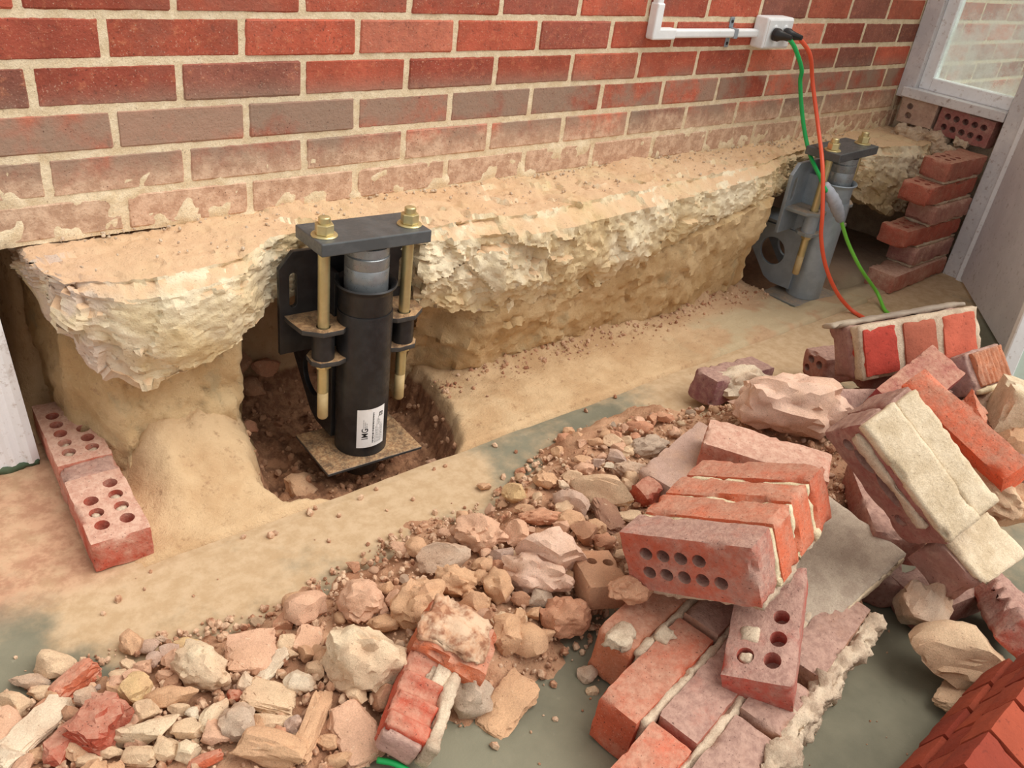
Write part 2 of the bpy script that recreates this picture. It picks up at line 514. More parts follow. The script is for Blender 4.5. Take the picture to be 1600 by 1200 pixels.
M = dict(
    wallbrick=m_wallbrick(), wallmortar=m_mortar('wall_mortar', (222, 200, 164), (240, 222, 190)),
    brick=m_brick(), clean=m_cleanbrick(), dusty=m_dustybrick(), pinkdust=m_dustybrick('pink_dust_brick', (190, 146, 126), (216, 180, 158)), stone=m_stone(),
    mortar=m_mortar('loose_mortar', (188, 164, 140), (214, 194, 168)),
    creammortar=m_mortar('cream_mortar', (214, 194, 156), (232, 216, 182)),
    beige=m_mortar('beige_mortar_skin', (202, 180, 148), (226, 206, 176)),
    trench=m_trench(), heap=m_heap(), floor=m_floor(), footing=m_footing(), bank=m_bank(),
    black=m_metal('black_steel', (30, 29, 30), .38, .0, .0), blackdust=m_metal('black_steel_dusty', (56, 54, 52), .5, .0, .85),
    plate=m_metal('dark_flat_bar', (80, 83, 84), .42, .2),
    pipe=m_metal('bright_pipe', (140, 144, 146), .32, .55),
    galv=m_metal('galvanised_steel', (150, 160, 168), .42, .35, .0), galvdust=m_metal('galvanised_dusty', (136, 142, 142), .5, .3, .6),
    zinc=m_metal('yellow_zinc', (206, 190, 140), .36, .7), dullrod=m_metal('dusty_rod', (186, 160, 112), .6, .2),
    white=m_paint('white_paint', (236, 237, 239), (246, 247, 249), (176, 160, 148), .6),
    greyw=m_paint('grey_white_paint', (206, 204, 206), (226, 224, 224), (150, 128, 118), .7),
    door=m_paint('grey_door_paint', (218, 217, 222), (228, 227, 232), (128, 116, 104), .4),
    plastic=m_paint('white_plastic', (232, 234, 234), (242, 243, 243), (206, 200, 190), .25, .4),
    blackplastic=m_flat('black_plastic', (26, 26, 28), .4), green=m_flat('green_cord', (20, 168, 84), .4),
    lime=m_flat('light_green_cord', (120, 206, 70), .4), orange=m_flat('orange_cord', (232, 92, 60), .4),
    tape=m_paint('silver_tape', (150, 156, 166), (176, 180, 188), (120, 120, 126), .4, .45),
    paper=m_paint('label_paper', (236, 234, 230), (246, 244, 242), (214, 200, 180), .3, .6), ink=m_flat('label_ink', (24, 24, 26), .6),
    greyink=m_flat('label_grey_ink', (112, 112, 112), .6), glass=m_glass(), moss=m_paint('green_paint_edge', (70, 88, 66), (96, 108, 84), (60, 60, 48), .5, .8),
    gap=m_flat('dark_void', (30, 24, 20), .9), timber=m_paint('old_timber', (150, 136, 122), (176, 160, 140), (110, 96, 84), .5, .8),
    mint=m_paint('pale_mint_panel', (206, 224, 212), (220, 234, 224), (190, 196, 184), .3),
)

# ================================================================ SETTING
rng = random.Random(7)
PX, PZ = 0.24, 0.0754            # brick pitch along the wall and per course
ZB = 0.423                       # underside of the lowest course

# ---- brick wall
def wall_brick_mesh(seed, L):
    r = random.Random(seed)
    T, D = PZ - .0105, .05
    mb = MB().box(0, L, 0, D, 0, T)
    me = mb.mesh()
    bevel_mesh(me, .0035, 1)
    for v in me.vertices:
        v.co.x += r.uniform(-.0012, .0012); v.co.z += r.uniform(-.0012, .0012); v.co.y += r.uniform(-.0006, .0006)
    smooth_by_angle(me, 25)
    return me
WB = [wall_brick_mesh(i, PX - .0105) for i in range(5)]
REDS = [(180, 90, 68), (172, 84, 64), (190, 102, 78), (182, 92, 70), (166, 82, 64), (198, 116, 92), (178, 88, 66), (156, 84, 68), (140, 86, 72)]

def build_wall(name, x0, x1, z1, seed):
    r = random.Random(seed)
    mb = MB().box(x0, x1, .03, .13, ZB, z1 + .8)
    if x0 < 0: mb.box(x0, x1 + .1, .13, .60, ZB, ZB + .12)  # unseen slab added behind the wall to keep sky light out of the cavity
    w = put(name, mb.mesh(), M['wallmortar']); tag(w, kind='structure')
    # pointed mortar face, smeared over the lowest courses
    nx = int((x1 - x0) / .0075); zs = [ZB + k * .0075 for k in range(int((z1 - ZB) / .0075) + 1)]
    vs = []; fs = []
    for z in zs:
        for i in range(nx + 1):
            x = x0 + (x1 - x0) * i / nx
            p = Vector((x, 0, z))
            y = .0022 + .0012 * fbm(p, 60, 2)
            lo = smooth(.60, .46, z)
            if lo > 0:
                q = fbm(p, 24, 5, 3.0) 
                y -= lo * max(0, q - .06 + .25 * smooth(.465, .43, z)) * .007
            vs.append((x, y, z))
    for j in range(len(zs) - 1):
        for i in range(nx):
            a = j * (nx + 1) + i
            fs.append((a, a + 1, a + nx + 2, a + nx + 1))
    put('mortar', mesh_of(vs, fs, True), M['wallmortar'], w)
    nrow = int(round((z1 - ZB) / PZ))
    for j in range(nrow):
        # course 1 above the reference bed joint (z = .80) has its perpends at x = k * .24
        off = 0.0 if (j - 5) % 2 == 0 else PX / 2
        k0 = math.floor((x0 - off) / PX)
        for k in range(k0, int((x1 - off) / PX) + 1):
            xa = off + k * PX + .005; xb = xa + PX - .0105
            a, b = max(xa, x0), min(xb, x1)
            if b - a < .02: continue
            z = ZB + j * PZ + .005
            me = r.choice(WB)
            o = put('brick', me, M['wallbrick'], w)
            o.location = (a, r.uniform(-.0012, .0012), z)
            o.scale.x = (b - a) / (PX - .0105)
            cbase = r.choice(REDS)
            f = r.uniform(.9, 1.1)
            o.color = lin(tuple(min(255, v * f) for v in cbase))
    return w
# an unseen box behind the white board is added below to darken the cavity
wall_back = build_wall('wall_back', -0.75, 2.9, 1.10, 3)
wall_out = build_wall('wall_outside', 2.905, 4.4, 1.40, 5)

lw = put('cavity_light_block', MB().box(-.75, -.125, .03, .60, -.1, ZB).mesh(), M['wallmortar'], wall_back)

# ---- concrete slab
def build_floor():
    vs = []; fs = []
    x0, x1, y0 = -1.4, 4.2, -2.4
    nx = 280
    def edge(x):
        if x > 2.32: return -.34 + .02 * fbm((x, 0, 0), 8, 3) if x < 2.9 else -.34
        return -.42 + .004 * fbm((x, 0, 0), 9, 4, 2)
    def edge2(x):
        if x < -.055: return .12
        return edge(x)
    rows = [0, .02, .05, .1, .2, .4, .8, 1.4]
    for i in range(nx + 1):
        x = x0 + (x1 - x0) * i / nx
        e = edge2(x)
        vs.append((x, e + .004, -.06)); 
        for d in rows:
            y = max(y0, e - d)
            vs.append((x, y, -.003 * (d == 0)))
        vs.append((x, y0, 0))
    m = len(rows) + 2
    for i in range(nx):
        for j in range(m - 1):
            a = i * m + j
            fs.append((a, a + 1, a + m + 1, a + m))
    return mesh_of(vs, fs)
floor = tag(put('floor', build_floor(), M['floor']), kind='structure')

# ---- trench soil (strip beside the slab, pit, far pocket, earth added under the wall against light leaks)
PITP = [(.245, .14), (.255, -.10), (.235, -.22), (.205, -.31), (.225, -.39), (.34, -.428), (.48, -.436), (.60, -.425), (.655, -.40), (.70, -.30), (.74, -.16), (.76, .14)]
def pdist(poly, x, y):
    inside = False; d = 1e9; n = len(poly)
    for i in range(n):
        x1, y1 = poly[i]; x2, y2 = poly[(i + 1) % n]
        if (y1 > y) != (y2 > y) and x < (x2 - x1) * (y - y1) / (y2 - y1) + x1: inside = not inside
        t = max(0, min(1, ((x - x1) * (x2 - x1) + (y - y1) * (y2 - y1)) / ((x2 - x1) ** 2 + (y2 - y1) ** 2 + 1e-12)))
        d = min(d, math.hypot(x - x1 - t * (x2 - x1), y - y1 - t * (y2 - y1)))
    return d if inside else -d
def trench_z(x, y):
    p = Vector((x, y, 0))
    z = .006 + .004 * fbm(p, 5, 3, 1) + .0035 * fbm(p, 26, 4, 2)
    z -= .02 * smooth(-.405, -.425, y)
    # sand slope left of the pit
    s = smooth(-.005, .09, x) * smooth(.30, .19, x)
    z += s * smooth(-.40, -.12, y) * (.105 + .03 * fbm(p, 9, 4, 6))
    # crumbs along the foot of the bank
    z += smooth(.74, .9, x) * smooth(2.05, 1.9, x) * smooth(-.22, -.15, y) * (.016 + .022 * fbm(p, 22, 4, 8))
    # pit
    w = .02 * fbm(p, 14, 3, 9)
    d = pdist(PITP, x, y) + w * .6
    if d > -.02:
        k = smooth(-.004, .05, d)
        bot = -.115 + .03 * fbm(p, 10, 4, 4) + .012 * fbm(p, 40, 3, 5) + .07 * smooth(.02, .12, y) + .05 * smooth(.36, .26, x) * smooth(-.2, -.05, y)
        z = z * (1 - k) + bot * k
    # far pocket by the second jack
    d2 = min((x - 2.0) / .14, (2.48 - x) / .12, (y + .36) / .16)
    z -= .075 * smooth(0, 1, d2)
    if x < .0: z = z * smooth(-.10, .0, x) - .006 * smooth(-.02, -.09, x)
    # earth mass added under the wall to shut out light from behind
    z += .50 * smooth(.10, .30, y + .03 * fbm(p, 9, 3, 7)) * smooth(-.11, -.05, x)
    z += .50 * smooth(.36, .44, y) * smooth(-.05, -.11, x)
    z += .02 * smooth(-.03, -.09, x) * smooth(-.02, .1, y)
    return z
def build_trench():
    x0, x1, y0, y1 = -.75, 2.98, -.424, .50
    xs = []; x = x0
    while x < x1:
        xs.append(x); x += .0065 if -.12 < x < .95 else .0095
    ys = []; y = y0
    while y < y1:
        ys.append(y); y += .0065 if y < .12 else .02
    vs = []; keep = []
    for y in ys:
        for x in xs:
            vs.append((x, y, trench_z(x, y)))
    n = len(xs); fs = []
    for j in range(len(ys) - 1):
        for i in range(n - 1):
            if xs[i] < -.1 and ys[j] < .05: continue
            a = j * n + i
            fs.append((a, a + 1, a + n + 1, a + n))
    return mesh_of(vs, fs, True)
trench = put('trench_soil', build_trench(), M['trench'])
tag(trench, 'sandy soil strip with an excavated pit between footing and slab', 'soil')

# ---- swept rough masses: footing and the soil bank under it
def swept(x0, x1, front, top, bottom, yback, resx, nz, ny, amp, freq, seed, capround=.05, amp2=0.0):
    """closed grid box mapped by x-dependent profile functions"""
    nx = int((x1 - x0) / resx)
    h = (nx / 2, ny / 2, nz / 2)
    vs, fs = grid_box(h, 1.0)
    out = []
    for p in vs:
        u = (p.x + h[0]) / nx; v = (p.y + h[1]) / ny; w = (p.z + h[2]) / nz
        x = x0 + (x1 - x0) * u
        zb, zt = bottom(x), top(x)
        z = zb + (zt - zb) * w
        yf = front(x, w)
        y = yf + (yback - yf) * v
        z = z if v < 1 else z
        out.append(Vector((x, y, z)))
    me = mesh_of(out, fs, True)
    nrm = [n.vector.copy() for n in me.vertex_normals]
    for i, v in enumerate(me.vertices):
        p = out[i]
        msk = smooth(-.25, .2, fbm(p, 4.5, 2, seed + 9))
        a = amp * fbm(p, freq * .6, 4, seed) + .006 * fbm(p, freq * 4.6, 3, seed + 2)
        if amp2: a += amp2 * (facet(p, 13, seed) + .8 * facet(p, 34, seed + 3)) * (.45 + .55 * msk)
        k = 1.0
        if nrm[i].z > .7: k = .45
        if seed == 1.0 and .02 < p.x < .24 and p.z < .40: k *= .55
        jr = Vector(noise.noise_vector(p * 900)) * resx * .45
        v.co = p + nrm[i] * a * k + jr
    me.update()
    return me
EDGE = [(-.05, -.10), (-.03, -.15), (.04, -.185), (.11, -.205), (.2, -.205), (.26, -.195), (.30, -.165), (.335, -.135), (.45, -.125), (.595, -.13), (.63, -.205), (.70, -.205), (.79, -.20), (.91, -.222), (1.09, -.21), (1.35, -.19), (1.65, -.17), (1.92, -.15), (2.02, -.12), (2.2, -.10), (2.45, -.14), (2.6, -.18), (2.75, -.22), (2.9, -.20)]
BULG = [(-.05, .02), (.05, .045), (.2, .045), (.28, .03), (.33, .0), (.45, .0), (.595, .0), (.64, .035), (.8, .045), (1.2, .055), (1.6, .06), (1.9, .05), (2.1, .02), (2.9, .03)]
BOT = [(-.06, .38), (-.05, .32), (-.02, .265), (.05, .222), (.13, .228), (.19, .262), (.26, .275), (.30, .285), (.4, .30), (.58, .285), (.70, .235), (.81, .20), (1.0, .17), (1.33, .20), (1.69, .245), (1.9, .28), (2.1, .30), (2.45, .27), (2.65, .20), (2.9, .16)]
def f_front(x, w):
    e = lerp_tab(EDGE, x); b = lerp_tab(BULG, x)
    # w=1 top edge, bulges out just below it and slopes back underneath
    if w > .86: return e - b * smooth(1.0, .84, w) * .75
    return e - b * (.75 + .15 * smooth(.86, .5, w)) + (.012 + .04 * smooth(.6, 1.0, x) * smooth(2.0, 1.8, x)) * smooth(.4, 0, w)
foot_me = swept(-.055, 2.9, f_front, lambda x: .428 - .012 * smooth(.3, .0, x), lambda x: lerp_tab(BOT, x), .14, .0062, 42, 38, .012, 11, 1.0, amp2=.55)
smooth_by_angle(foot_me, 34)
footing = put('concrete_footing', foot_me, M['footing'])
tag(footing, 'rough broken concrete footing under the brick wall', 'footing')

def b_front(x, w):
    return -.130 - .085 * min(1, w * 1.25) + .01 * math.sin(x * 7) + .10 * smooth(.86, .72, x) + .16 * smooth(1.90, 2.04, x)
bank_me = swept(.705, 2.04, b_front, lambda x: lerp_tab(BOT, x) + .05, lambda x: -.12, .2, .008, 34, 18, .014, 10, 3.0, amp2=.35)
smooth_by_angle(bank_me, 36)
bank = put('soil_bank', bank_me, M['bank'])
tag(bank, 'tan soil bank under the footing between the two jacks', 'soil')
def b2_front(x, w):
    return -.175 + .02 * w + .20 * smooth(.25, .31, x) + .13 * smooth(.03, -.04, x) - .10 * smooth(.35, -.1, w)
bank2 = put('soil_bank', swept(-.04, .315, b2_front, lambda x: lerp_tab(BOT, x) + .05, lambda x: -.12, .2, .008, 30, 18, .014, 12, 7.0, amp2=.35), M['bank'])
tag(bank2, 'cracked soil neck under the left end of the footing beside the pit', 'soil')

# ---- window wall on the right
XW = 2.9
w1 = empty('window_1', (XW, -.2, .62)); tag(w1, kind='structure')
def wpart(name, mb, mat, bev=.003):
    me = mb.mesh()
    if bev: bevel_mesh(me, bev, 2)
    o = put(name, me, mat, w1); o.matrix_parent_inverse = Matrix.Translation((-XW, .2, -.62))
    return o
wpart('jamb', MB().box(XW - .02, XW + .09, -.062, .0, .545, 1.9), M['greyw'])
wpart('sash_stile', MB().box(XW + .005, XW + .05, -.104, -.062, .585, 1.9), M['white'])
wpart('sash_stile', MB().box(XW + .005, XW + .05, -.43, -.395, .585, 1.9), M['white'])
wpart('sash_rail', MB().box(XW + .002, XW + .05, -.395, -.104, .585, .628), M['white'])
wpart('window_sill', MB().box(XW - .045, XW + .09, -.41, -.03, .552, .585), M['greyw'])
wpart('pane', MB().box(XW + .022, XW + .026, -.396, -.103, .627, 1.9), M['glass'], 0)

# post and door
post = put('trim_1', bevel_mesh(MB().box(2.855, 2.98, -.485, -.412, -.02, 1.9).mesh(), .004, 2), M['greyw']); tag(post, kind='structure')
t2 = put('trim_2', bevel_mesh(MB().box(2.84, 2.856, -.505, -.47, -.01, 1.9).mesh(), .003, 2), M['white']); tag(t2, kind='structure')
dr = empty('door_1', (2.85, -.50, 0)); tag(dr, kind='structure')
dang = math.atan2(-.47, -.62)
dr.rotation_euler = (0, 0, dang)
def dpart(name, mb, mat, bev=.003):
    me = mb.mesh(); bevel_mesh(me, bev, 2); return put(name, me, mat, dr)
dpart('door_leaf', MB().box(0, .80, -.018, .018, .01, 1.95), M['door'])
dpart('stile', MB().box(.0, .10, .018, .026, .012, 1.95), M['door'])
dpart('rail', MB().box(.10, .80, .018, .026, .012, .20), M['door'])
dpart('rail', MB().box(.10, .80, .018, .026, .62, .74), M['door'])
dpart('drip_strip', MB().box(.015, .03, .026, .034, .25, 1.6), M['white'])

# brick-on-edge course under the sill (core holes face the room)
wr = put('wall_right', bevel_mesh(MB().box(2.935, 3.05, -.41, .55, -.15, .553).mesh(), .003, 1), M['mortar']); tag(wr, kind='structure')  # lower part added to stop daylight leaking into the void by the second jack
hb1 = brick_mesh(.20, .096, .064, 21, std_holes(.20, .096, .064, 1, 5, 2, .0115, .03, .033, .036), lumps=.002)
hb2 = brick_mesh(.14, .098, .064, 22, [(-.03, .012, .012, .011, .01, .05), (-.028, -.02, .013, .011, .01, .05)], lumps=.004)
def edge_brick(me, y, z, col, tilt=0):
    o = put('brick', me, M['dusty'], wr, col)
    # local x -> -y, local y -> z, local z -> -x
    o.matrix_local = Matrix.Translation((2.90, y, z)) @ Matrix(((0, 0, -1, 0), (-1, 0, 0, 0), (0, 1, 0, 0), (0, 0, 0, 1))) @ Matrix.Rotation(tilt, 4, 'Z')
    return o
edge_brick(hb1, -.285, .503, (150, 84, 82), -.03)
edge_brick(hb2, -.105, .512, (196, 170, 150), .02)
for i, (y, z, s) in enumerate([(-.20, .435, .05), (-.12, .43, .06), (-.08, .40, .05), (-.30, .452, .03), (-.26, .40, .06), (-.22, .33, .07), (-.25, .26, .06)]):
    vs, fs = rough_box(s * 1.6, s * 1.7, s, 40 + i, res=.009, lumps=.016, rnd=.01)
    o = put('mortar_lump', mesh_of(vs, fs, False), M['mortar'], wr); o.location = (2.88, y, z)

# toothed brick pier
pier = empty('brick_pier', (2.66, -.36, 0)); tag(pier, 'toothed stub of brick courses beside the grey white door post', 'brick pier')
PL = [2.44, 2.565, 2.47, 2.58, 2.49, 2.575]
for k, xl in enumerate(PL):
    Lk = 2.855 - xl; z = .002 + k * .0745
    jj = [(-.03, .4), (.0, .2), (.02, -.2), (-.02, .1), (.01, .3), (0, .1)][k]
    hs = std_holes(Lk, .10, .064, 1, 3, 2, .0105, .02, .036, .036, x0=-Lk / 2 + .075) if k in (2, 4, 5) else None
    me = brick_mesh(Lk, .10, .0645, 60 + k, hs, chip=.012, lumps=.0015)
    o = put('brick', me, M['pinkdust'] if k in (0, 1, 3) else M['brick'], pier, [(168, 96, 80), (150, 96, 94), (172, 88, 70), (162, 104, 94), (170, 88, 70), (164, 98, 82)][k])
    o.location = ((xl + 2.855) / 2 - 2.66, jj[0] * .3, z + .032); o.rotation_euler = (0, 0, jj[1] * .08)
    if k < 5:
        xm = max(xl, PL[k + 1]) + .01
        vs, fs = rough_box(2.85 - xm, .092, .012, 80 + k, res=.012, lumps=.002, rnd=.003)
        o = put('mortar', mesh_of(vs, fs, True), M['mortar'], pier); o.location = ((xm + 2.85) / 2 - 2.66, 0, z + .0695)

# white ribbed board at the left edge
bd = empty('white_board', (-.16, -.035, 0)); tag(bd, 'white ribbed board standing at the left edge beside the bricks', 'board')
vs = []; fs = []
prof = []
n = 44
for i in range(n + 1):
    x = -.25 + .305 * i / n
    prof.append((x, -.010 + .0035 * math.cos(i * math.pi / 2.2)))
for zz in (0.006, .62):
    for x, y in prof: vs.append((x, y, zz))
    for x, y in prof: vs.append((x, .012, zz))
k = n + 1
for i in range(n):
    fs.append((i, i + 1, 2*k + i + 1, 2*k + i)); fs.append((k + i + 1, k + i, 3*k + i, 3*k + i + 1))
    fs.append((2*k + i, 2*k + i + 1, 3*k + i + 1, 3*k + i)); fs.append((i + 1, i, k + i, k + i + 1))
fs.append((0, 2*k, 3*k, k)); fs.append((n, k + n, 3*k + n, 2*k + n))
b = put('panel', mesh_of(vs, fs), M['white'], bd); b.rotation_euler = (.02, -.05, 0)
vs, fs = rough_box(.31, .03, .016, 5, res=.008, lumps=.006, rnd=.004)
e = put('painted_edge', mesh_of(vs, fs, True), M['moss'], bd); e.location = (-.10, .0, .006)

# cream strip and pale panel leaning beyond the brick heap
lp = empty('leaning_panel', (2.08, -.955, 0), None); tag(lp, 'pale mint panel in a cream frame leaning behind the brick heap at right', 'panel')
lp.rotation_euler = (0, 0, -.9)
me = bevel_mesh(MB().box(.0, .36, -.008, .008, .0, .30).mesh(), .002, 1); o = put('panel', me, M['mint'], lp); o.rotation_euler = (-.12, 0, 0)
me = bevel_mesh(MB().box(-.022, .016, -.016, .012, .0, .32).mesh(), .003, 1); o = put('frame_bar', me, M['white'], lp); o.rotation_euler = (-.12, 0, 0)

# ================================================================ JACKS
def curve_plate(outline, holes, thick):
    cu = bpy.data.curves.new('plate', 'CURVE'); cu.dimensions = '2D'; cu.fill_mode = 'BOTH'; cu.extrude = thick / 2; cu.bevel_depth = .0008; cu.bevel_resolution = 1
    for pts in [outline] + holes:
        sp = cu.splines.new('POLY'); sp.points.add(len(pts) - 1)
        for i, (x, y) in enumerate(pts): sp.points[i].co = (x, y, 0, 1)
        sp.use_cyclic_u = True
    o = bpy.data.objects.new('tmp', cu); COL.objects.link(o)
    dg = bpy.context.evaluated_depsgraph_get()
    me = bpy.data.meshes.new_from_object(o.evaluated_get(dg)); bpy.data.objects.remove(o)
    me.materials.clear()
    return smooth_by_angle(me, 30)
def circ(cx, cy, rx, ry=None, n=32): return [(cx + rx * math.cos(2*math.pi*k/n), cy + (ry or rx) * math.sin(2*math.pi*k/n)) for k in range(n)]
def slot(cx, cy, w, h):
    r = w / 2; out = []
    for k in range(9): a = math.pi * k / 8; out.append((cx + r*math.cos(a), cy + h/2 - r + r*math.sin(a)))
    for k in range(9): a = math.pi + math.pi * k / 8; out.append((cx + r*math.cos(a), cy - h/2 + r + r*math.sin(a)))
    return out

def thread_rod(r, z0, z1, pitch=.0028):
    prof = []; z = z0
    prof.append((r * .8, z0))
    while z < z1 - pitch:
        prof += [(r * .90, z), (r, z + pitch * .5)]
        z += pitch
    prof.append((r * .8, z1))
    return MB().lathe(prof, 14).mesh(True)
def hexnut(r, h):
    mb = MB(); vs = []; fs = []
    for z in (0, h):
        for k in range(6): a = math.pi/3*k + .3; vs.append((r*math.cos(a), r*math.sin(a), z))
    fs = [tuple(reversed(range(6))), tuple(range(6, 12))] + [(k, (k+1) % 6, 6+(k+1) % 6, 6+k) for k in range(6)]
    mb.add(vs, fs); me = mb.mesh(); return bevel_mesh(me, r * .08, 2)

def make_jack(name, label, loc, yaw, steel, steeldust, plate, pipe, rod, tilt=(0, 0), label_on=True):
    t = empty(name, loc); t.rotation_euler = (tilt[0], tilt[1], yaw)
    tag(t, label, 'jack', 'foundation jacks under the brick wall')
    def P(n, me, m, par=None, loc=None, rot=None): return put(n, me, m, par or t, None, loc, rot)
    # outer tube, collar, inner pipe
    P('outer_tube', smooth_by_angle(MB().lathe([(.050, .002), (.056, .002), (.056, .325), (.055, .331), (.0515, .331)], 48).mesh(), 40), steel)
    P('collar', smooth_by_angle(MB().lathe([(.046, .28), (.0535, .322), (.0535, .372), (.0555, .380), (.0612, .384), (.0625, .387), (.0605, .390), (.055, .387), (.050, .380), (.046, .33)], 48, close=True).mesh(), 50), steel)
    ip = P('inner_pipe', smooth_by_angle(MB().lathe([(.0435, .26), (.0435, .4), (.0438, .422), (.0428, .424), (.0438, .426), (.0435, .447), (.041, .449), (.043, .451), (.043, .468)], 48).mesh(), 40), pipe)
    # flat bar on top
    tp = P('top_plate', bevel_mesh(MB().box(-.116, .116, -.058, .058, .469, .4945).mesh(), .0025, 2), plate)
    tp.rotation_euler = (-.03, 0, 0)
    for sx in (-1, 1):
        x = sx * .0905
        rl = P('threaded_rod', thread_rod(.0118, .155, .531), rod, loc=(x, 0, 0))
        P('rod_end', MB().lathe([(.009, .092), (.0112, .096), (.0112, .156)], 16).mesh(True), M['dullrod'], rl)
        P('washer', smooth_by_angle(MB().lathe([(.012, .4946), (.0245, .4946), (.025, .4965), (.0235, .4985), (.012, .4985)], 32).mesh(), 40), rod, loc=(x, 0, 0))
        P('nut', hexnut(.0185, .0195), rod, loc=(x, 0, .4986))
        # lug plates and bush
        for zz, big in ((.300, 1), (.232, 0)):
            if big: out = [(-.050, .05), (-.050, .075), (.052, .075), (.052, -.008), (.030, -.026), (-.012, -.026), (-.044, .0)]
            else: out = [(-.026, .02), (-.012, .034), (.045, .034), (.045, -.020), (.02, -.028), (-.016, -.024), (-.028, -.008)]
            if sx > 0: out = [(-a, b_) for a, b_ in reversed(out)]
            P('lug_plate', curve_plate(out, [circ(0, 0, .0145, n=20)], .009), steeldust, loc=(x, 0, zz))
        P('bush', smooth_by_angle(MB().lathe([(.0135, .237), (.0225, .237), (.0225, .296), (.0135, .296)], 28, close=True).mesh(), 40), steel, loc=(x, 0, 0))
        P('lock_nut', hexnut(.017, .012), rod, loc=(x, 0, .214))
    # back plate with slots and the two holed wings below
    outl = [(-.150, .22), (-.150, .405), (-.122, .438), (.122, .438), (.150, .405), (.150, .22)]
    bp = P('back_plate', curve_plate(outl, [slot(-.122, .358, .017, .075), slot(.122, .358, .017, .075)], .010), steel)
    bp.rotation_euler = (math.pi/2, 0, 0); bp.location = (0, .075, 0)
    for sx in (-1, 1):
        # gusset standing front to back under the footing, with a large round hole
        o1 = [(.025, .020), (.095, .018), (.125, .030), (.235, .155), (.245, .18), (.235, .205), (.025, .212)]
        wg = P('gusset', curve_plate(o1, [circ(.118, .122, .047)], .010), steel)
        wg.matrix_local = Matrix.Translation((sx * .054, 0, 0)) @ Matrix(((0, 0, 1, 0), (1, 0, 0, 0), (0, 1, 0, 0), (0, 0, 0, 1)))
        P('web', bevel_mesh(MB().box(sx*.048 - .005, sx*.048 + .005, .03, .072, .20, .40).mesh(), .001, 1), steel)
    P('seat_plate', bevel_mesh(MB().box(-.058, .058, .07, .235, .213, .223).mesh(), .001, 1), steel)
    # foot plate and stub below
    fp = P('foot_plate', bevel_mesh(MB().box(-.113, .113, -.075, .085, -.006, .001).mesh(), .001, 1), steeldust)
    P('stub', MB().lathe([(.04, -.06), (.04, -.006)], 28).mesh(True), steel)
    if label_on:
        R = .0566
        def wrap(x, y, dr=0.0):       # x along circumference (m), y height
            a = -math.pi/2 - .08 + x / R + (y) * .0
            return ((R + dr) * math.cos(a), (R + dr) * math.sin(a), y + x * .06)
        vs = []; fs = []; nx = 14
        W, z0, z1 = .064, .026, .122
        for j, z in enumerate((z0, z1)):
            for i in range(nx + 1): vs.append(wrap(-W/2 + W*i/nx, z))
        for i in range(nx): fs.append((i, i+1, nx+2+i, nx+1+i))
        for j, z in enumerate((z0, z1)):
            for i in range(nx + 1): vs.append(wrap(-W/2 + W*i/nx, z, -.0005))
        lab = P('sticker', mesh_of(vs, fs, True), M['paper']); lab['label'] = 'white paper sticker with black lettering reading IMG'
        # IMG lettering reads upwards
        tc = bpy.data.curves.new('t', 'FONT'); tc.body = 'IMG'; tc.size = .019; tc.align_x = 'LEFT'; tc.offset = .0002; tc.space_character = 1.08
        o = bpy.data.objects.new('tmp', tc); COL.objects.link(o)
        dg = bpy.context.evaluated_depsgraph_get(); me = bpy.data.meshes.new_from_object(o.evaluated_get(dg)); bpy.data.objects.remove(o)
        for v in me.vertices:
            tx, ty = v.co.x, v.co.y
            v.co = wrap(-.0085 - ty, .047 + tx * .82, .0005)
        me.materials.clear(); P('lettering', me, M['ink'], lab)
        mb = MB()
        def strip(x, za, zb, w=.0009):
            vs_ = [wrap(x - w/2, za, .0004), wrap(x + w/2, za, .0004), wrap(x + w/2, zb, .0004), wrap(x - w/2, zb, .0004)]
            mb.add(vs_, [(0, 1, 2, 3)])
        r = random.Random(4)
        for x, za, zb in [(-.018, .076, .098), (-.0145, .076, .092), (-.011, .076, .088), (.0085, .034, .075), (.012, .034, .095), (.0155, .034, .07), (.0155, .078, .1), (.019, .034, .09), (.0225, .034, .082), (.026, .036, .075)]:
            z = za
            while z < zb:
                l = r.uniform(.003, .008); strip(x, z, min(zb, z + l)); z += l + .0012
        P('fine_print', mb.mesh(), M['greyink'], lab)
        mb = MB(); z = .036
        while z < .112:
            l = r.uniform(.0015, .004)
            vs_ = [wrap(.0015, z, .0004), wrap(.0045 + r.uniform(-.001, .001), z, .0004), wrap(.0045, z + l, .0004), wrap(.0015, z + l, .0004)]
            mb.add(vs_, [(0, 1, 2, 3)]); z += l + r.uniform(.0008, .0016)
        P('handwriting', mb.mesh(), M['ink'], lab)
        mb = MB()
        a, b_ = .0215, .103
        mb.add([wrap(a - .0045, b_ - .0045, .0004), wrap(a + .0045, b_ - .0045, .0004), wrap(a + .0045, b_ + .0055, .0004), wrap(a - .0045, b_ + .0055, .0004)], [(0, 1, 2, 3)])
        mk = P('emblem', mb.mesh(), M['ink'], lab)
        mb = MB(); vs_ = []
        n = 20
        for rr in (.0033, .0019):
            for k in range(n): q = 2*math.pi*k/n; vs_.append(wrap(a + rr*math.cos(q), b_ + .0005 + rr*math.sin(q), .0007))
        mb.add(vs_, [(k, (k+1) % n, n+(k+1) % n, n+k) for k in range(n) if k not in (4, 5)])
        P('emblem_ring', mb.mesh(), M['paper'], mk)
    return t
jack1 = make_jack('foundation_jack', 'black steel foundation jack with a white sticker standing in the pit', (.478, -.25, -.030), -.05, M['black'], M['blackdust'], M['plate'], M['pipe'], M['zinc'], (.0, .01))
jack2 = make_jack('foundation_jack', 'grey galvanised foundation jack behind the hanging cords', (2.165, -.262, -.008), .04, M['galv'], M['galvdust'], M['plate'], M['pipe'], M['zinc'], (.0, -.02), label_on=False)

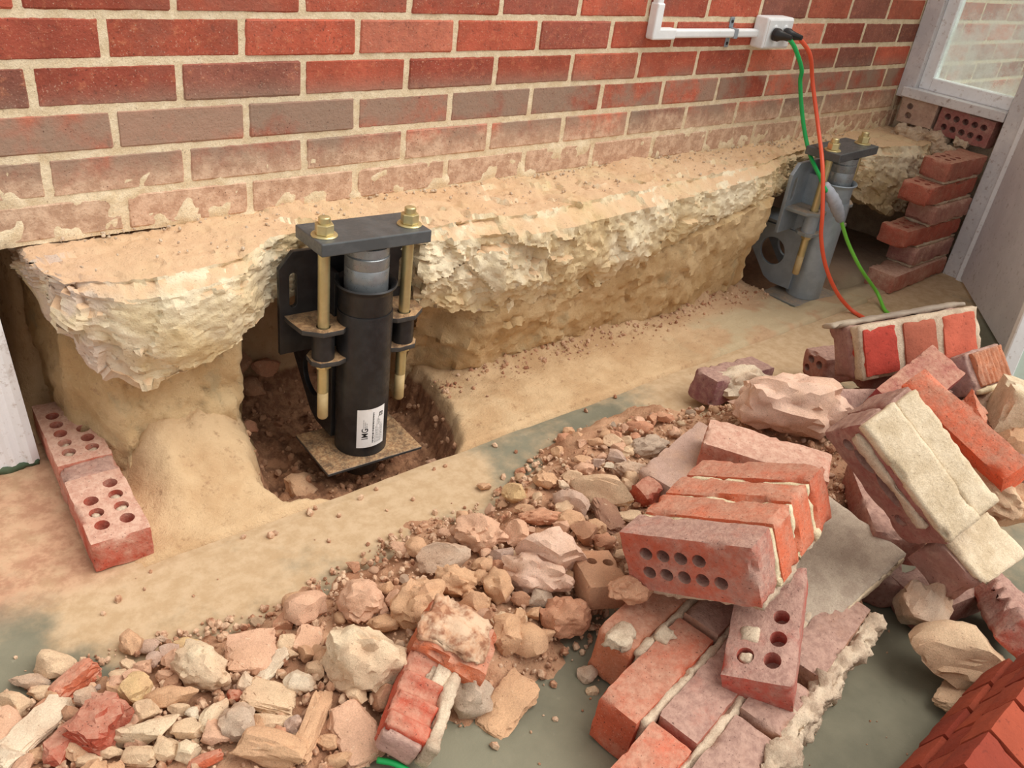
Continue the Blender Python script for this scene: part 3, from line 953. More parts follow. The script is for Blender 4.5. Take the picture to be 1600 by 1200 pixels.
# ================================================================ SOCKET, CONDUIT, CORDS
cd = empty('conduit', (1.457, -.012, .768)); tag(cd, 'white plastic conduit running down and along the brick wall to the socket', 'conduit')
def cput(n, me, m): 
    o = put(n, me, m, cd); o.matrix_parent_inverse = Matrix.Translation((-1.457, .012, -.768)); return o
def sqpipe(pts, w, d):
    mb = MB(); 
    for a, b_ in zip(pts[:-1], pts[1:]):
        x0, x1 = min(a[0], b_[0]) - w/2, max(a[0], b_[0]) + w/2; z0, z1 = min(a[1], b_[1]) - w/2, max(a[1], b_[1]) + w/2
        mb.box(x0, x1, -d, 0, z0, z1)
    return mb.mesh()
cput('pipe', bevel_mesh(MB().box(1.447, 1.469, -.024, -.001, .835, 1.35).mesh(), .006, 3), M['plastic'])
cput('pipe', bevel_mesh(MB().box(1.53, 1.905, -.024, -.001, .757, .779).mesh(), .006, 3), M['plastic'])
vsE = MB()
prof = [(1.4445, .758), (1.448, .754), (1.535, .7545), (1.535, .7815), (1.4715, .7815), (1.4715, .842), (1.4445, .842)]
k = len(prof)
vsE.add([(x, -.027, z) for x, z in prof] + [(x, 0, z) for x, z in prof], [tuple(range(k)), tuple(reversed(range(k, 2*k)))] + [(i, k+i, k+(i+1) % k, (i+1) % k) for i in range(k)])
cput('elbow', bevel_mesh(vsE.mesh(), .004, 2), M['plastic'])
mbc = MB()
for x0 in (1.786,):
    mbc.box(x0, x0+.014, -.0275, -.0005, .755, .781); mbc.box(x0-.002, x0+.016, -.003, .0, .781, .808); mbc.box(x0-.004, x0+.013, -.003, .0, .728, .755)
cl = cput('pipe_clip', bevel_mesh(mbc.mesh(), .0015, 2), M['galv'])
for x, z in ((1.793, .797), (1.790, .739)):
    o = put('screw', MB().lathe([(.0045, 0), (.0045, .002), (.002, .003)], 12).mesh(True), M['black'], cl); o.rotation_euler = (math.pi/2, 0, 0); o.location = (x, -.003, z)
sk = empty('power_socket', (1.96, 0, .73)); tag(sk, 'white surface mounted power socket box on the brick wall', 'socket')
o = put('box', bevel_mesh(MB().box(-.062, .066, -.048, -.001, .0, .085).mesh(), .006, 3), M['plastic'], sk)
o = put('face_plate', bevel_mesh(MB().box(-.056, .060, -.051, -.047, .006, .079).mesh(), .0015, 2), M['plastic'], sk)
for x in (-.024, .026):
    o = put('switch', smooth_by_angle(MB().lathe([(.0075, 0), (.0075, .003), (.006, .004)], 20).mesh(), 40), M['plastic'], sk); o.rotation_euler = (math.pi/2, 0, 0); o.location = (x, -.051, .058)

def cord(name, label, pts, r, mat, seg=None):
    t = empty(name, pts[0]); tag(t, label, 'cord', 'extension cords hanging from the socket')
    return t
def plug(par, org, dirv, col=M['blackplastic']):
    d = Vector(dirv).normalized()
    m = d.to_track_quat('Z', 'Y').to_matrix().to_4x4()
    prof = [(.012, 0), (.0175, .003), (.018, .016), (.013, .026), (.010, .040), (.0065, .058)]
    me = smooth_by_angle(MB().lathe(prof, 20).mesh(), 40)
    o = put('plug', me, col, par); o.matrix_local = Matrix.Translation(Vector(org) - par.location) @ m
    return o
G = [(1.937, -.098, .772), (1.961, -.115, .745), (2.000, -.13, .69), (2.022, -.125, .647), (2.055, -.15, .54), (2.058, -.20, .457), (1.99, -.30, .415)]
G2 = [(1.975, -.325, .400), (2.012, -.345, .368), (2.085, -.345, .297)]
G3 = [(2.085, -.345, .297), (2.102, -.345, .285), (2.162, -.36, .21), (2.222, -.40, .127), (2.33, -.43, .035), (2.29, -.49, .008), (2.262, -.535, .0065), (2.149, -.651, .0065), (2.0, -.72, .0065)]
gc = empty('green_extension_cord', (1.937, -.098, .772)); tag(gc, 'green extension cord with a silver taped joint hanging from the socket', 'cord')
def child_tube(par, n, pts, r, mat, per=8):
    me = MB().tube(catmull(pts, per), r, 10).mesh(True)
    o = put(n, me, mat, par); o.matrix_parent_inverse = Matrix.Translation(-Vector(par.location)); return o
child_tube(gc, 'cord', G + G2[:2], .0062, M['green'])
child_tube(gc, 'cord', G3, .0058, M['lime'])
tp = catmull([(1.985, -.318, .408), (2.005, -.342, .374), (2.05, -.348, .33), (2.09, -.347, .292)], 6)
me = MB().tube(tp, [.010 + .009 * math.sin(math.pi * min(1, (i + .5) / len(tp) * .95)) + .0012 * math.sin(i * 2.3) for i in range(len(tp))], 12).mesh(True)
o = put('tape_wrap', me, M['tape'], gc); o.matrix_parent_inverse = Matrix.Translation(-Vector(gc.location))
plug(gc, (1.932, -.052, .772), (.10, -1, .0))
oc = empty('orange_extension_cord', (1.991, -.098, .772)); tag(oc, 'orange extension cord hanging from the socket to the floor', 'cord')
child_tube(oc, 'cord', [(1.991, -.098, .772), (2.043, -.118, .726), (2.09, -.125, .644), (2.085, -.19, .526), (1.985, -.295, .452), (1.972, -.345, .334), (1.993, -.355, .253), (2.039, -.375, .159), (2.102, -.405, .072), (2.165, -.44, .012), (2.157, -.51, .0065), (2.13, -.607, .0065), (2.0, -.68, .0065)], .0062, M['orange'])
plug(oc, (1.984, -.052, .772), (.10, -1, .0))

# ================================================================ RUBBLE
YF = [(-.8,-.53),(-.11,-.55),(.09,-.6),(.35,-.56),(.57,-.57),(.84,-.48),(1.08,-.5),(1.2,-.58),(1.35,-.66),(1.6,-.74),(1.78,-.82),(1.9,-1.0)]
YN = [(-.8,-1.0),(0,-.98),(.1,-.97),(.29,-1.0),(.42,-1.0),(.53,-.97),(.62,-.95),(.8,-1.02),(1.15,-1.15),(1.3,-1.25),(1.7,-1.22),(1.9,-1.1)]
HM = [(-.8,.02),(.1,.028),(.5,.05),(.8,.06),(1.1,.075),(1.35,.12),(1.7,.12)]
def heap_h(x, y):
    t = max(0, min(1, (lerp_tab(YF, x) - y) / .14, (y - lerp_tab(YN, x)) / .12))
    return lerp_tab(HM, x) * t * t * (3 - 2 * t)
def build_heap():
    x0, x1, y0, y1, r = -.75, 1.9, -1.28, -.44, .009
    nx, ny = int((x1-x0)/r), int((y1-y0)/r)
    vs = []; fs = []; zz = []
    for j in range(ny + 1):
        for i in range(nx + 1):
            x, y = x0 + i*r, y0 + j*r
            p = Vector((x, y, 0))
            wx = .05 * fbm(p, 7, 4, 5)
            h = heap_h(x, y + wx)
            hh = h
            z = h + (.5 + min(1, h / .03)) * (.006 * fbm(p, 17, 4, 1) + .0035 * fbm(p, 60, 3, 2)) - .006
            zz.append(z); vs.append((x, y, z))
    for j in range(ny):
        for i in range(nx):
            a = j*(nx+1)+i; q = (a, a+1, a+nx+2, a+nx+1)
            if max(zz[k] for k in q) > -.004: fs.append(q)
    bm = bmesh.new(); me = mesh_of(vs, fs, True); bm.from_mesh(me)
    bmesh.ops.delete(bm, geom=[v for v in bm.verts if not v.link_faces], context='VERTS')
    bm.to_mesh(me); bm.free(); me.polygons.foreach_set('use_smooth', [True]*len(me.polygons))
    return me
heap = put('dirt_heap', build_heap(), M['heap'])
tag(heap, 'brown dirt spread under the rubble along the slab', 'dirt', kind='stuff')

CL = dict(pk=(216,172,144),tan=(206,164,126),be=(216,190,156),gy=(184,168,150),pale=(226,208,176),ye=(212,182,130),rd=(166,74,54),orr=(196,102,70),br=(168,122,94),li=(184,164,154),wh=(226,213,188),rb=(194,134,104),dk=(120,82,70),pp=(228,194,174))

def ico(sub):
    bm = bmesh.new(); bmesh.ops.create_icosphere(bm, subdivisions=sub, radius=1.0)
    vs = [v.co.copy() for v in bm.verts]; fs = [tuple(v.index for v in f.verts) for f in bm.faces]; bm.free(); return vs, fs
ICO = {s: ico(s) for s in (1, 2, 3, 4)}
def rock_mesh(kind, seed, sub, size):
    """unit rock (bounding box about 1) shaped by random cutting planes, then scaled and roughened"""
    r = random.Random(seed)
    vs, fs = ICO[sub]
    vs = [v.copy() for v in vs]
    if kind in ('shard', 'slab'):
        # push to a box, skewed
        for v in vs:
            m = max(abs(v.x), abs(v.y), abs(v.z)); v *= (.35 + .65 / m) * .8
            v.x += .18 * v.y * r.choice((-1, 1))
        ncut, dmin, dmax = 5, .72, 1.0
    elif kind == 'clod': ncut, dmin, dmax = 6, .72, .98
    else: ncut, dmin, dmax = 9, .40, .80
    for _ in range(ncut):
        n = Vector((r.gauss(0, 1), r.gauss(0, 1), r.gauss(0, .8))).normalized(); d = r.uniform(dmin, dmax)
        for v in vs:
            k = v.dot(n) - d
            if k > 0: v -= n * k
    so = seed * 1.93
    amp = {'stone': .06, 'clod': .17, 'shard': .05, 'slab': .07}[kind]
    fr = {'stone': 1.7, 'clod': 2.1, 'shard': 2.2, 'slab': 2.0}[kind]
    base = [v.copy() for v in vs]
    for v, b_ in zip(vs, base):
        v += b_.normalized() * (amp * fbm(b_, fr, 4, so) + amp * .35 * fbm(b_, fr * 4, 3, so + 2))
    for v, b_ in zip(vs, base):
        v += b_.normalized() * (facet(b_, 1.6, so, .5) * (.45 if kind == 'clod' else .28))
    mn = [min(v[i] for v in vs) for i in range(3)]; mx = [max(v[i] for v in vs) for i in range(3)]
    out = []
    for v in vs:
        out.append(Vector([(v[i] - (mn[i]+mx[i])/2) / (mx[i]-mn[i]) * size[i] for i in range(3)]))
    me = mesh_of(out, fs)
    smooth_by_angle(me, 24 if kind != 'clod' else 40)
    return me
ROCKS = [
 (-0.2132, -0.5673, 0.0108, 0.0501, 0.0364, 0.0291, -0.683, 'stone', 'be', 'pitted beige lump at the far edge of the rubble beside the bare slab'),
 (-0.2526, -0.576, 0.0081, 0.0445, 0.0202, 0.0161, -0.508, 'stone', 'gy', 'grey angular stone left of the orange brick sliver'),
 (-0.2405, -0.6132, 0.0162, 0.0379, 0.0175, 0.014, -0.421, 'stone', 'be', None),
 (-0.2012, -0.6166, 0.0189, 0.0252, 0.0593, 0.0202, -1.242, 'shard', 'orr', 'long orange-red brick sliver lying in the left rubble'),
 (-0.2802, -0.6121, 0.0191, 0.0429, 0.0297, 0.0238, -0.683, 'stone', 'be', 'broad beige stone at the left edge of the photo'),
 (-0.1956, -0.6677, 0.0308, 0.0317, 0.0265, 0.0212, -0.683, 'stone', 'gy', 'pale grey split stone above the red and tan brick piece'),
 (-0.1993, -0.7285, 0.0388, 0.0526, 0.0598, 0.0421, -0.823, 'shard', 'rd', 'broken red brick piece with a tan flaked side in the left rubble'),
 (-0.2241, -0.6756, 0.0293, 0.0269, 0.0181, 0.0145, -0.683, 'stone', 'br', None),
 (-0.2428, -0.723, 0.0319, 0.0272, 0.0501, 0.0218, -0.858, 'shard', 'rd', 'dark red brick splinter with a pale mortar edge at lower left'),
 (-0.2713, -0.6779, 0.0285, 0.0358, 0.107, 0.0125, -1.119, 'slab', 'wh', 'greenish white mortar strip in the lower left corner'),
 (-0.3034, -0.7021, 0.0304, 0.04, 0.0235, 0.0188, -0.683, 'stone', 'wh', 'white crumbled mortar in the bottom left corner'),
 (-0.2574, -0.7165, 0.0283, 0.0204, 0.0135, 0.0108, -0.683, 'stone', 'pale', None),
 (-0.2929, -0.6572, 0.0261, 0.0359, 0.0552, 0.0126, -0.159, 'slab', 'pk', 'layered pinkish brown slab fragment behind the greenish white strip'),
 (-0.1402, -0.6906, 0.0341, 0.0321, 0.035, 0.0257, -1.119, 'shard', 'ye', 'yellowish squared block in the left rubble'),
 (-0.1186, -0.6495, 0.0255, 0.0227, 0.0182, 0.0145, -0.683, 'stone', 'pk', None),
 (-0.1005, -0.6419, 0.0232, 0.0184, 0.0196, 0.0147, -0.683, 'stone', 'li', None),
 (-0.1324, -0.63, 0.0198, 0.0213, 0.0151, 0.0121, -0.683, 'stone', 'be', None),
 (-0.1484, -0.6472, 0.0252, 0.0269, 0.0191, 0.0153, -0.683, 'stone', 'be', None),
 (-0.1623, -0.6699, 0.028, 0.0278, 0.014, 0.0112, -1.032, 'stone', 'tan', None),
 (-0.1396, -0.6654, 0.0288, 0.0193, 0.0225, 0.0154, -0.683, 'stone', 'pk', None),
 (-0.0878, -0.6909, 0.0286, 0.021, 0.0424, 0.0074, -0.508, 'slab', 'br', 'thin brown shard standing beside the pale knobby mortar lump'),
 (-0.0995, -0.6842, 0.0296, 0.0225, 0.0144, 0.0115, -0.683, 'stone', 'pk', None),
 (-0.1043, -0.73, 0.0324, 0.0626, 0.0245, 0.0196, -0.596, 'stone', 'tan', 'tan wedge shaped stone below the pale knobby mortar lump'),
 (-0.0552, -0.7159, 0.0407, 0.0779, 0.0551, 0.0441, -1.119, 'clod', 'pale', 'large pale knobby mortar lump in the left rubble'),
 (-0.0503, -0.6447, 0.0219, 0.0376, 0.0226, 0.0181, -0.508, 'clod', 'ye', 'yellow tinged mortar knob at the top of the left rubble'),
 (-0.1424, -0.7336, 0.0323, 0.0314, 0.0251, 0.0201, -0.683, 'stone', 'be', None),
 (-0.1035, -0.7503, 0.0297, 0.026, 0.0138, 0.0111, -0.683, 'stone', 'be', None),
 (-0.0915, -0.768, 0.0299, 0.0187, 0.0143, 0.0114, -0.683, 'stone', 'wh', None),
 (-0.1543, -0.7686, 0.0343, 0.075, 0.0333, 0.0267, -0.421, 'stone', 'pale', 'long pale wedge shaped stone in front of the tan wedge'),
 (-0.1067, -0.7893, 0.0319, 0.0366, 0.0225, 0.018, -0.683, 'stone', 'be', None),
 (-0.0686, -0.7878, 0.0324, 0.023, 0.0529, 0.0184, -0.945, 'clod', 'pale', 'narrow pale yellow mortar finger in the left rubble'),
 (-0.0318, -0.7715, 0.0306, 0.0213, 0.0147, 0.0117, -0.683, 'clod', 'orr', 'small orange-red brick crumb among pale stones'),
 (-0.0501, -0.8211, 0.0376, 0.0426, 0.0432, 0.0341, -0.508, 'clod', 'gy', 'pale grey mortar chunk right of the narrow mortar finger'),
 (-0.0106, -0.8395, 0.0326, 0.0604, 0.0219, 0.0175, -0.596, 'stone', 'be', 'elongated beige stone beside the brown mortar bar'),
 (0.0177, -0.7174, 0.0328, 0.0637, 0.0585, 0.0174, -0.421, 'slab', 'pk', 'flat pinkish triangular stone at the back of the left rubble'),
 (0.0317, -0.7537, 0.0298, 0.0215, 0.0615, 0.0075, -1.119, 'slab', 'wh', 'white splintered mortar strip beside the flat pinkish stone'),
 (-0.0082, -0.764, 0.0332, 0.024, 0.0264, 0.0192, -0.683, 'stone', 'wh', None),
 (0.0069, -0.8027, 0.0315, 0.0652, 0.0453, 0.0135, -0.823, 'slab', 'be', 'beige flake of mortar under the white lumpy piece'),
 (0.0511, -0.8045, 0.0341, 0.0393, 0.0254, 0.0203, -0.683, 'clod', 'wh', 'white lumpy mortar piece near the brown mortar bar'),
 (0.0333, -0.8763, 0.0314, 0.0231, 0.0993, 0.0185, -0.753, 'shard', 'tan', 'long brown mortar bar lying end on towards the viewer'),
 (-0.0295, -0.8794, 0.0348, 0.0808, 0.0379, 0.0303, -0.683, 'stone', 'tan', 'large tan stone at the bottom edge left of the mortar bar'),
 (-0.119, -0.8213, 0.0322, 0.0275, 0.0242, 0.0194, -0.683, 'stone', 'pale', None),
 (-0.1404, -0.8018, 0.0332, 0.0302, 0.0286, 0.0229, -0.683, 'stone', 'be', None),
 (-0.1711, -0.7933, 0.0306, 0.0381, 0.0196, 0.0157, -0.683, 'shard', 'be', None),
 (-0.2247, -0.7618, 0.0284, 0.0323, 0.0129, 0.0103, -0.683, 'shard', 'be', None),
 (-0.1988, -0.7653, 0.0287, 0.0272, 0.0131, 0.0105, -0.683, 'stone', 'be', None),
 (0.0154, -0.8623, 0.0316, 0.0173, 0.0219, 0.0138, -0.683, 'stone', 'li', None),
 (0.0792, -0.7275, 0.0311, 0.0197, 0.0143, 0.0114, -0.683, 'stone', 'pk', None),
 (-0.0952, -0.6082, 0.013, 0.0235, 0.0163, 0.0131, -0.683, 'stone', 'li', None),
 (-0.0753, -0.596, 0.0074, 0.0256, 0.0107, 0.0086, -0.683, 'stone', 'gy', None),
 (-0.0739, -0.6412, 0.022, 0.0311, 0.0211, 0.0169, -0.683, 'stone', 'li', None),
 (-0.1035, -0.8446, 0.0296, 0.0383, 0.0131, 0.0105, -0.334, 'shard', 'orr', 'orange brick edge poking out at the bottom edge of the left rubble'),
 (0.0985, -0.7386, 0.0319, 0.0351, 0.0413, 0.0123, -0.683, 'slab', 'pk', None),
 (0.1197, -0.6856, 0.033, 0.057, 0.0484, 0.0387, -0.683, 'stone', 'pk', 'pinkish squared stone standing alone above the white limey chunk'),
 (0.1982, -0.7278, 0.0481, 0.0647, 0.0575, 0.046, -0.421, 'clod', 'pk', 'rough pink-brown clod behind the white limey chunk'),
 (0.2634, -0.7906, 0.0539, 0.0788, 0.0659, 0.0527, -0.072, 'clod', 'tan', 'big tan clod behind the grooved broken brick'),
 (0.1428, -0.8349, 0.0521, 0.1096, 0.085, 0.068, -0.683, 'clod', 'pale', 'largest white limey concrete chunk with a knobby yellow side'),
 (0.3639, -0.7193, 0.0528, 0.0772, 0.0401, 0.0321, -0.334, 'stone', 'gy', 'tan-grey block at the back edge of the rubble'),
 (0.4464, -0.7117, 0.0618, 0.0878, 0.0574, 0.046, -0.683, 'clod', 'pk', 'large crumbly pink clod at the back edge of the rubble'),
 (0.5072, -0.7393, 0.0596, 0.0364, 0.0453, 0.0291, -0.683, 'stone', 'pk', 'upright pinkish stone between the crumbly pink clod and the smooth boulder'),
 (0.5208, -0.8258, 0.0723, 0.1014, 0.0842, 0.0674, -1.207, 'stone', 'pp', 'large smooth pinkish boulder in the middle of the rubble'),
 (0.4655, -0.8469, 0.0629, 0.1099, 0.0576, 0.0461, -1.119, 'clod', 'pp', 'long pinkish clod wedged under the smooth boulder'),
 (0.3472, -0.7755, 0.0531, 0.0636, 0.0449, 0.0359, -0.683, 'clod', 'tan', 'round tan clod in the middle of the rubble'),
 (0.4005, -0.8228, 0.0555, 0.043, 0.0539, 0.0344, -0.596, 'clod', 'tan', 'upright tan clod left of the smooth boulder'),
 (0.3518, -0.8288, 0.0516, 0.0476, 0.0381, 0.0304, -0.683, 'stone', 'tan', 'tan cube-like stone below the round tan clod'),
 (0.4124, -0.7677, 0.0515, 0.0328, 0.0247, 0.0197, -0.683, 'clod', 'tan', None),
 (0.4622, -0.9299, 0.0378, 0.0718, 0.0574, 0.0459, -0.683, 'clod', 'rb', 'reddish brown clod in front of the smooth boulder'),
 (0.3801, -0.9356, 0.0357, 0.0496, 0.0454, 0.0363, -1.207, 'stone', 'tan', 'tan angular stone at the front edge of the rubble'),
 (0.3548, -0.9083, 0.0461, 0.0389, 0.0481, 0.0311, -0.596, 'shard', 'tan', 'tan brick crumb with worn edges behind the orange brick end'),
 (0.25, -0.9574, 0.0222, 0.0565, 0.0558, 0.0447, -0.945, 'clod', 'gy', 'grey mortar lump under the sand covered brick chunk'),
 (0.2939, -0.9911, 0.0063, 0.0504, 0.0909, 0.0176, -1.294, 'slab', 'tan', 'flat tan mortar pieces right of the grooved broken brick'),
 (0.0811, -0.9132, 0.0194, 0.0533, 0.0775, 0.0187, -0.072, 'slab', 'pk', 'pale pinkish slab piece left of the grooved broken brick'),
 (0.4375, -1.0172, 0.0058, 0.0283, 0.0227, 0.0181, -0.683, 'stone', 'gy', 'grey pebble alone on the brown dust'),
 (0.4252, -1.041, 0.003, 0.0174, 0.0117, 0.0094, -0.683, 'stone', 'be', None),
 (0.3934, -0.8947, 0.0488, 0.0253, 0.026, 0.0203, -0.683, 'stone', 'tan', None),
 (0.4199, -0.8975, 0.0478, 0.0238, 0.019, 0.0152, -0.683, 'stone', 'tan', None),
 (0.2475, -0.7423, 0.0408, 0.0183, 0.0292, 0.0146, -0.683, 'stone', 'pk', None),
 (0.2226, -0.7564, 0.0393, 0.018, 0.0201, 0.0144, -0.683, 'stone', 'pk', None),
 (0.252, -0.7157, 0.0411, 0.0204, 0.0184, 0.0147, -0.683, 'stone', 'tan', None),
 (0.2088, -0.7788, 0.0398, 0.046, 0.0226, 0.0181, -0.683, 'clod', 'tan', None),
 (0.3562, -0.8716, 0.0473, 0.0288, 0.0202, 0.0161, -0.683, 'stone', 'br', None),
 (0.1089, -0.8679, 0.033, 0.0291, 0.0233, 0.0187, -0.683, 'stone', 'be', None),
 (0.1393, -0.8919, 0.0317, 0.0325, 0.0312, 0.0249, -0.683, 'stone', 'br', None),
 (0.0651, -0.745, 0.0318, 0.027, 0.0162, 0.013, -0.683, 'stone', 'be', None),
 (0.0836, -0.7594, 0.0339, 0.0237, 0.0243, 0.0189, -0.683, 'stone', 'tan', None),
 (0.0985, -0.8279, 0.033, 0.0197, 0.0237, 0.0158, -0.683, 'stone', 'be', None),
 (0.0137, -0.8618, 0.0327, 0.0217, 0.0223, 0.0174, -0.683, 'stone', 'li', None),
 (0.0417, -0.9054, 0.0217, 0.0278, 0.0173, 0.0138, -0.683, 'stone', 'tan', None),
 (0.0438, -0.9328, 0.013, 0.0336, 0.0196, 0.0156, -0.683, 'stone', 'tan', None),
 (0.4142, -0.9357, 0.0303, 0.0289, 0.0202, 0.0162, -0.683, 'stone', 'tan', None),
 (0.7155, -0.7505, 0.0716, 0.1077, 0.0564, 0.0452, -1.032, 'stone', 'be', 'large tan-grey rock behind the brown tile shard'),
 (0.599, -0.6364, 0.0386, 0.0489, 0.0331, 0.0265, -0.683, 'stone', 'ye', 'yellowish squared stone at the far edge of the rubble'),
 (0.6515, -0.7359, 0.0648, 0.0658, 0.038, 0.0304, -1.294, 'stone', 'li', 'grey-lilac angular stone left of the tan-grey rock'),
 (0.6868, -0.798, 0.0611, 0.0434, 0.0681, 0.0152, -0.247, 'slab', 'dk', 'thin dark brown tile shard standing on edge'),
 (0.7899, -0.7965, 0.0702, 0.0412, 0.045, 0.033, -1.381, 'shard', 'rd', 'small dark red brick corner beside the four brick block'),
 (0.727, -0.8178, 0.06, 0.0474, 0.0257, 0.0077, -0.508, 'slab', 'be', 'thin beige flake between the tile shard and the red brick corner'),
 (0.6428, -0.8093, 0.0613, 0.0354, 0.0255, 0.0204, -0.683, 'clod', 'tan', None),
 (0.6086, -0.814, 0.0622, 0.0454, 0.0335, 0.0268, -0.683, 'stone', 'br', 'brown stone above the brick with two holes'),
 (0.6322, -0.8434, 0.0597, 0.0383, 0.0237, 0.0189, -0.683, 'clod', 'rb', None),
 (0.7103, -0.6699, 0.0619, 0.0364, 0.019, 0.0152, -0.683, 'stone', 'be', None),
 (0.6816, -0.6794, 0.0582, 0.0189, 0.0267, 0.0066, -0.683, 'slab', 'wh', None),
 (0.8318, -0.6759, 0.068, 0.0378, 0.0271, 0.0217, -0.683, 'stone', 'li', 'pale lilac stone beside the fluffy grey lump'),
 (0.8284, -0.7264, 0.0677, 0.0742, 0.0265, 0.0212, -0.596, 'clod', 'gy', 'low grey mortar lump at the edge of the grey brick'),
 (0.9107, -0.6913, 0.0737, 0.0771, 0.039, 0.0312, -0.508, 'clod', 'gy', 'fluffy grey mortar lump at the back of the rubble'),
 (0.8652, -0.6313, 0.0676, 0.0389, 0.0213, 0.017, -0.683, 'stone', 'be', None),
 (0.8375, -0.6103, 0.0644, 0.0327, 0.0163, 0.0131, -0.683, 'stone', 'tan', None),
 (0.8357, -0.5611, 0.0425, 0.0293, 0.0217, 0.0174, -0.683, 'stone', 'tan', None),
 (0.9313, -0.6053, 0.0645, 0.0253, 0.0169, 0.0135, -0.683, 'stone', 'pk', None),
 (1.0427, -0.5091, 0.0046, 0.0229, 0.011, 0.0088, -0.683, 'stone', 'wh', None),
 (1.0059, -0.6187, 0.0705, 0.0215, 0.0275, 0.0172, -0.683, 'stone', 'rb', None),
 (1.0116, -0.6764, 0.0719, 0.019, 0.0304, 0.0152, -0.683, 'stone', 'pk', None),
 (0.5705, -0.6913, 0.0539, 0.0362, 0.0159, 0.0128, -0.683, 'stone', 'tan', None),
 (0.5748, -0.73, 0.0591, 0.0678, 0.0257, 0.0206, -0.683, 'clod', 'rb', None),
 (0.6107, -0.7704, 0.061, 0.0462, 0.0285, 0.0228, -0.683, 'clod', 'tan', None),
 (0.5911, -0.7711, 0.0588, 0.0283, 0.0226, 0.0181, -0.683, 'stone', 'pk', None),
 (0.6104, -0.6834, 0.0571, 0.0184, 0.0192, 0.0147, -0.683, 'stone', 'be', None),
 (0.5859, -0.5536, 0.004, 0.0254, 0.0156, 0.0125, -0.683, 'stone', 'tan', None),
 (0.7674, -0.6458, 0.063, 0.0355, 0.0158, 0.0126, -0.683, 'stone', 'tan', None),
 (0.7876, -0.6675, 0.0644, 0.0236, 0.0189, 0.0151, -0.683, 'stone', 'li', None),
 (0.8025, -0.6864, 0.0637, 0.0236, 0.0142, 0.0113, -0.683, 'stone', 'wh', None),
 (0.7486, -0.6656, 0.0635, 0.035, 0.0202, 0.0162, -0.683, 'clod', 'pk', None),
 (0.6607, -0.6487, 0.0554, 0.0457, 0.0274, 0.0219, -0.683, 'clod', 'tan', None),
 (0.6881, -0.547, 0.0054, 0.0202, 0.0129, 0.0104, -0.683, 'stone', 'rb', None),
 (0.8786, -0.49, 0.0049, 0.0263, 0.0175, 0.014, -0.683, 'stone', 'tan', None),
 (0.9544, -0.6255, 0.0711, 0.0506, 0.0236, 0.0189, -0.683, 'clod', 'rb', None),
 (1.0326, -0.6289, 0.0727, 0.0388, 0.0207, 0.0166, -0.683, 'clod', 'rb', None),
 (0.8942, -0.6435, 0.0673, 0.0247, 0.0164, 0.0132, -0.683, 'stone', 'be', None),
 (0.42, -0.8622, 0.0508, 0.0286, 0.0204, 0.0163, -0.683, 'stone', 'br', None),
 (0.449, -0.8823, 0.0521, 0.0351, 0.023, 0.0184, -0.683, 'stone', 'gy', None),
 (0.4535, -0.7681, 0.0536, 0.0369, 0.0242, 0.0193, -0.683, 'stone', 'li', None),
 (0.984, -1.2801, 0.07, 0.0796, 0.0928, 0.0636, -0.683, 'stone', 'gy', 'dark grey rounded stone in the shade under the beige mortared block'),
 (0.9542, -1.3721, 0.05, 0.1583, 0.0886, 0.0709, -0.858, 'stone', 'be', 'grey angular concrete chunk on the floor at right'),
 (0.9018, -1.3917, 0.02, 0.0414, 0.0608, 0.0145, -1.381, 'slab', 'be', 'thin grey flake leaning under the grey angular chunk'),
 (1.2156, -0.8204, 0.14, 0.2312, 0.1177, 0.0942, -0.753, 'clod', 'pp', 'big pink mortar boulder behind the flat pink bricks'),
 (1.3394, -0.6015, 0.05, 0.1437, 0.0792, 0.0633, -0.543, 'clod', 'wh', 'whitish mortar crust beside the purple brick end'),
 (1.4848, -1.0742, 0.2, 0.062, 0.0661, 0.0496, -0.683, 'stone', 'orr', 'orange brick crumb behind the orange faced brick'),
 (1.6856, -1.0321, 0.12, 0.0911, 0.1093, 0.0729, -1.032, 'clod', 'gy', 'dark mortar lump behind the orange faced brick'),
 (1.2992, -1.2193, 0.15, 0.056, 0.1094, 0.0448, -0.159, 'clod', 'be', 'jagged beige mortar crust right of the beige mortared block'),
 (1.3399, -1.2582, 0.12, 0.0879, 0.0502, 0.0402, -0.683, 'stone', 'tan', 'tan stone at the right edge below the orange faced brick'),
 (1.5396, -1.1587, 0.14, 0.083, 0.0664, 0.0531, -0.683, 'stone', 'tan', 'tan rubble lump at the right edge under the pale brick chunk'),
 (0.9217, -1.1488, 0.03, 0.0693, 0.0555, 0.0444, -0.683, 'stone', 'br', 'brown stone in the shade under the grey paver'),
 (0.5245, -0.9972, 0.125, 0.0608, 0.0365, 0.0292, -0.683, 'clod', 'rb', 'reddish mortar clod on the corner of the lying brick panel'),
]
rr = random.Random(11)
WORDS = dict(pp='pale pink', pk='pinkish', tan='tan', be='beige', gy='grey', pale='pale', ye='yellowish', rd='red', orr='orange', br='brown', li='lilac grey', wh='whitish', rb='reddish brown', dk='dark brown')
def small_tag(o, x, col):
    zone = 'in the rubble at lower left' if x < .12 else ('in the middle of the rubble' if x < .62 else 'in the far rubble beside the brick heap')
    tag(o, 'small %s stone %s' % (WORDS[col], zone), 'stone', 'small %s stones %s' % (WORDS[col], zone))
NAMES = {'stone': 'rubble_stone', 'clod': 'mortar_clod', 'shard': 'masonry_fragment', 'slab': 'masonry_flake'}
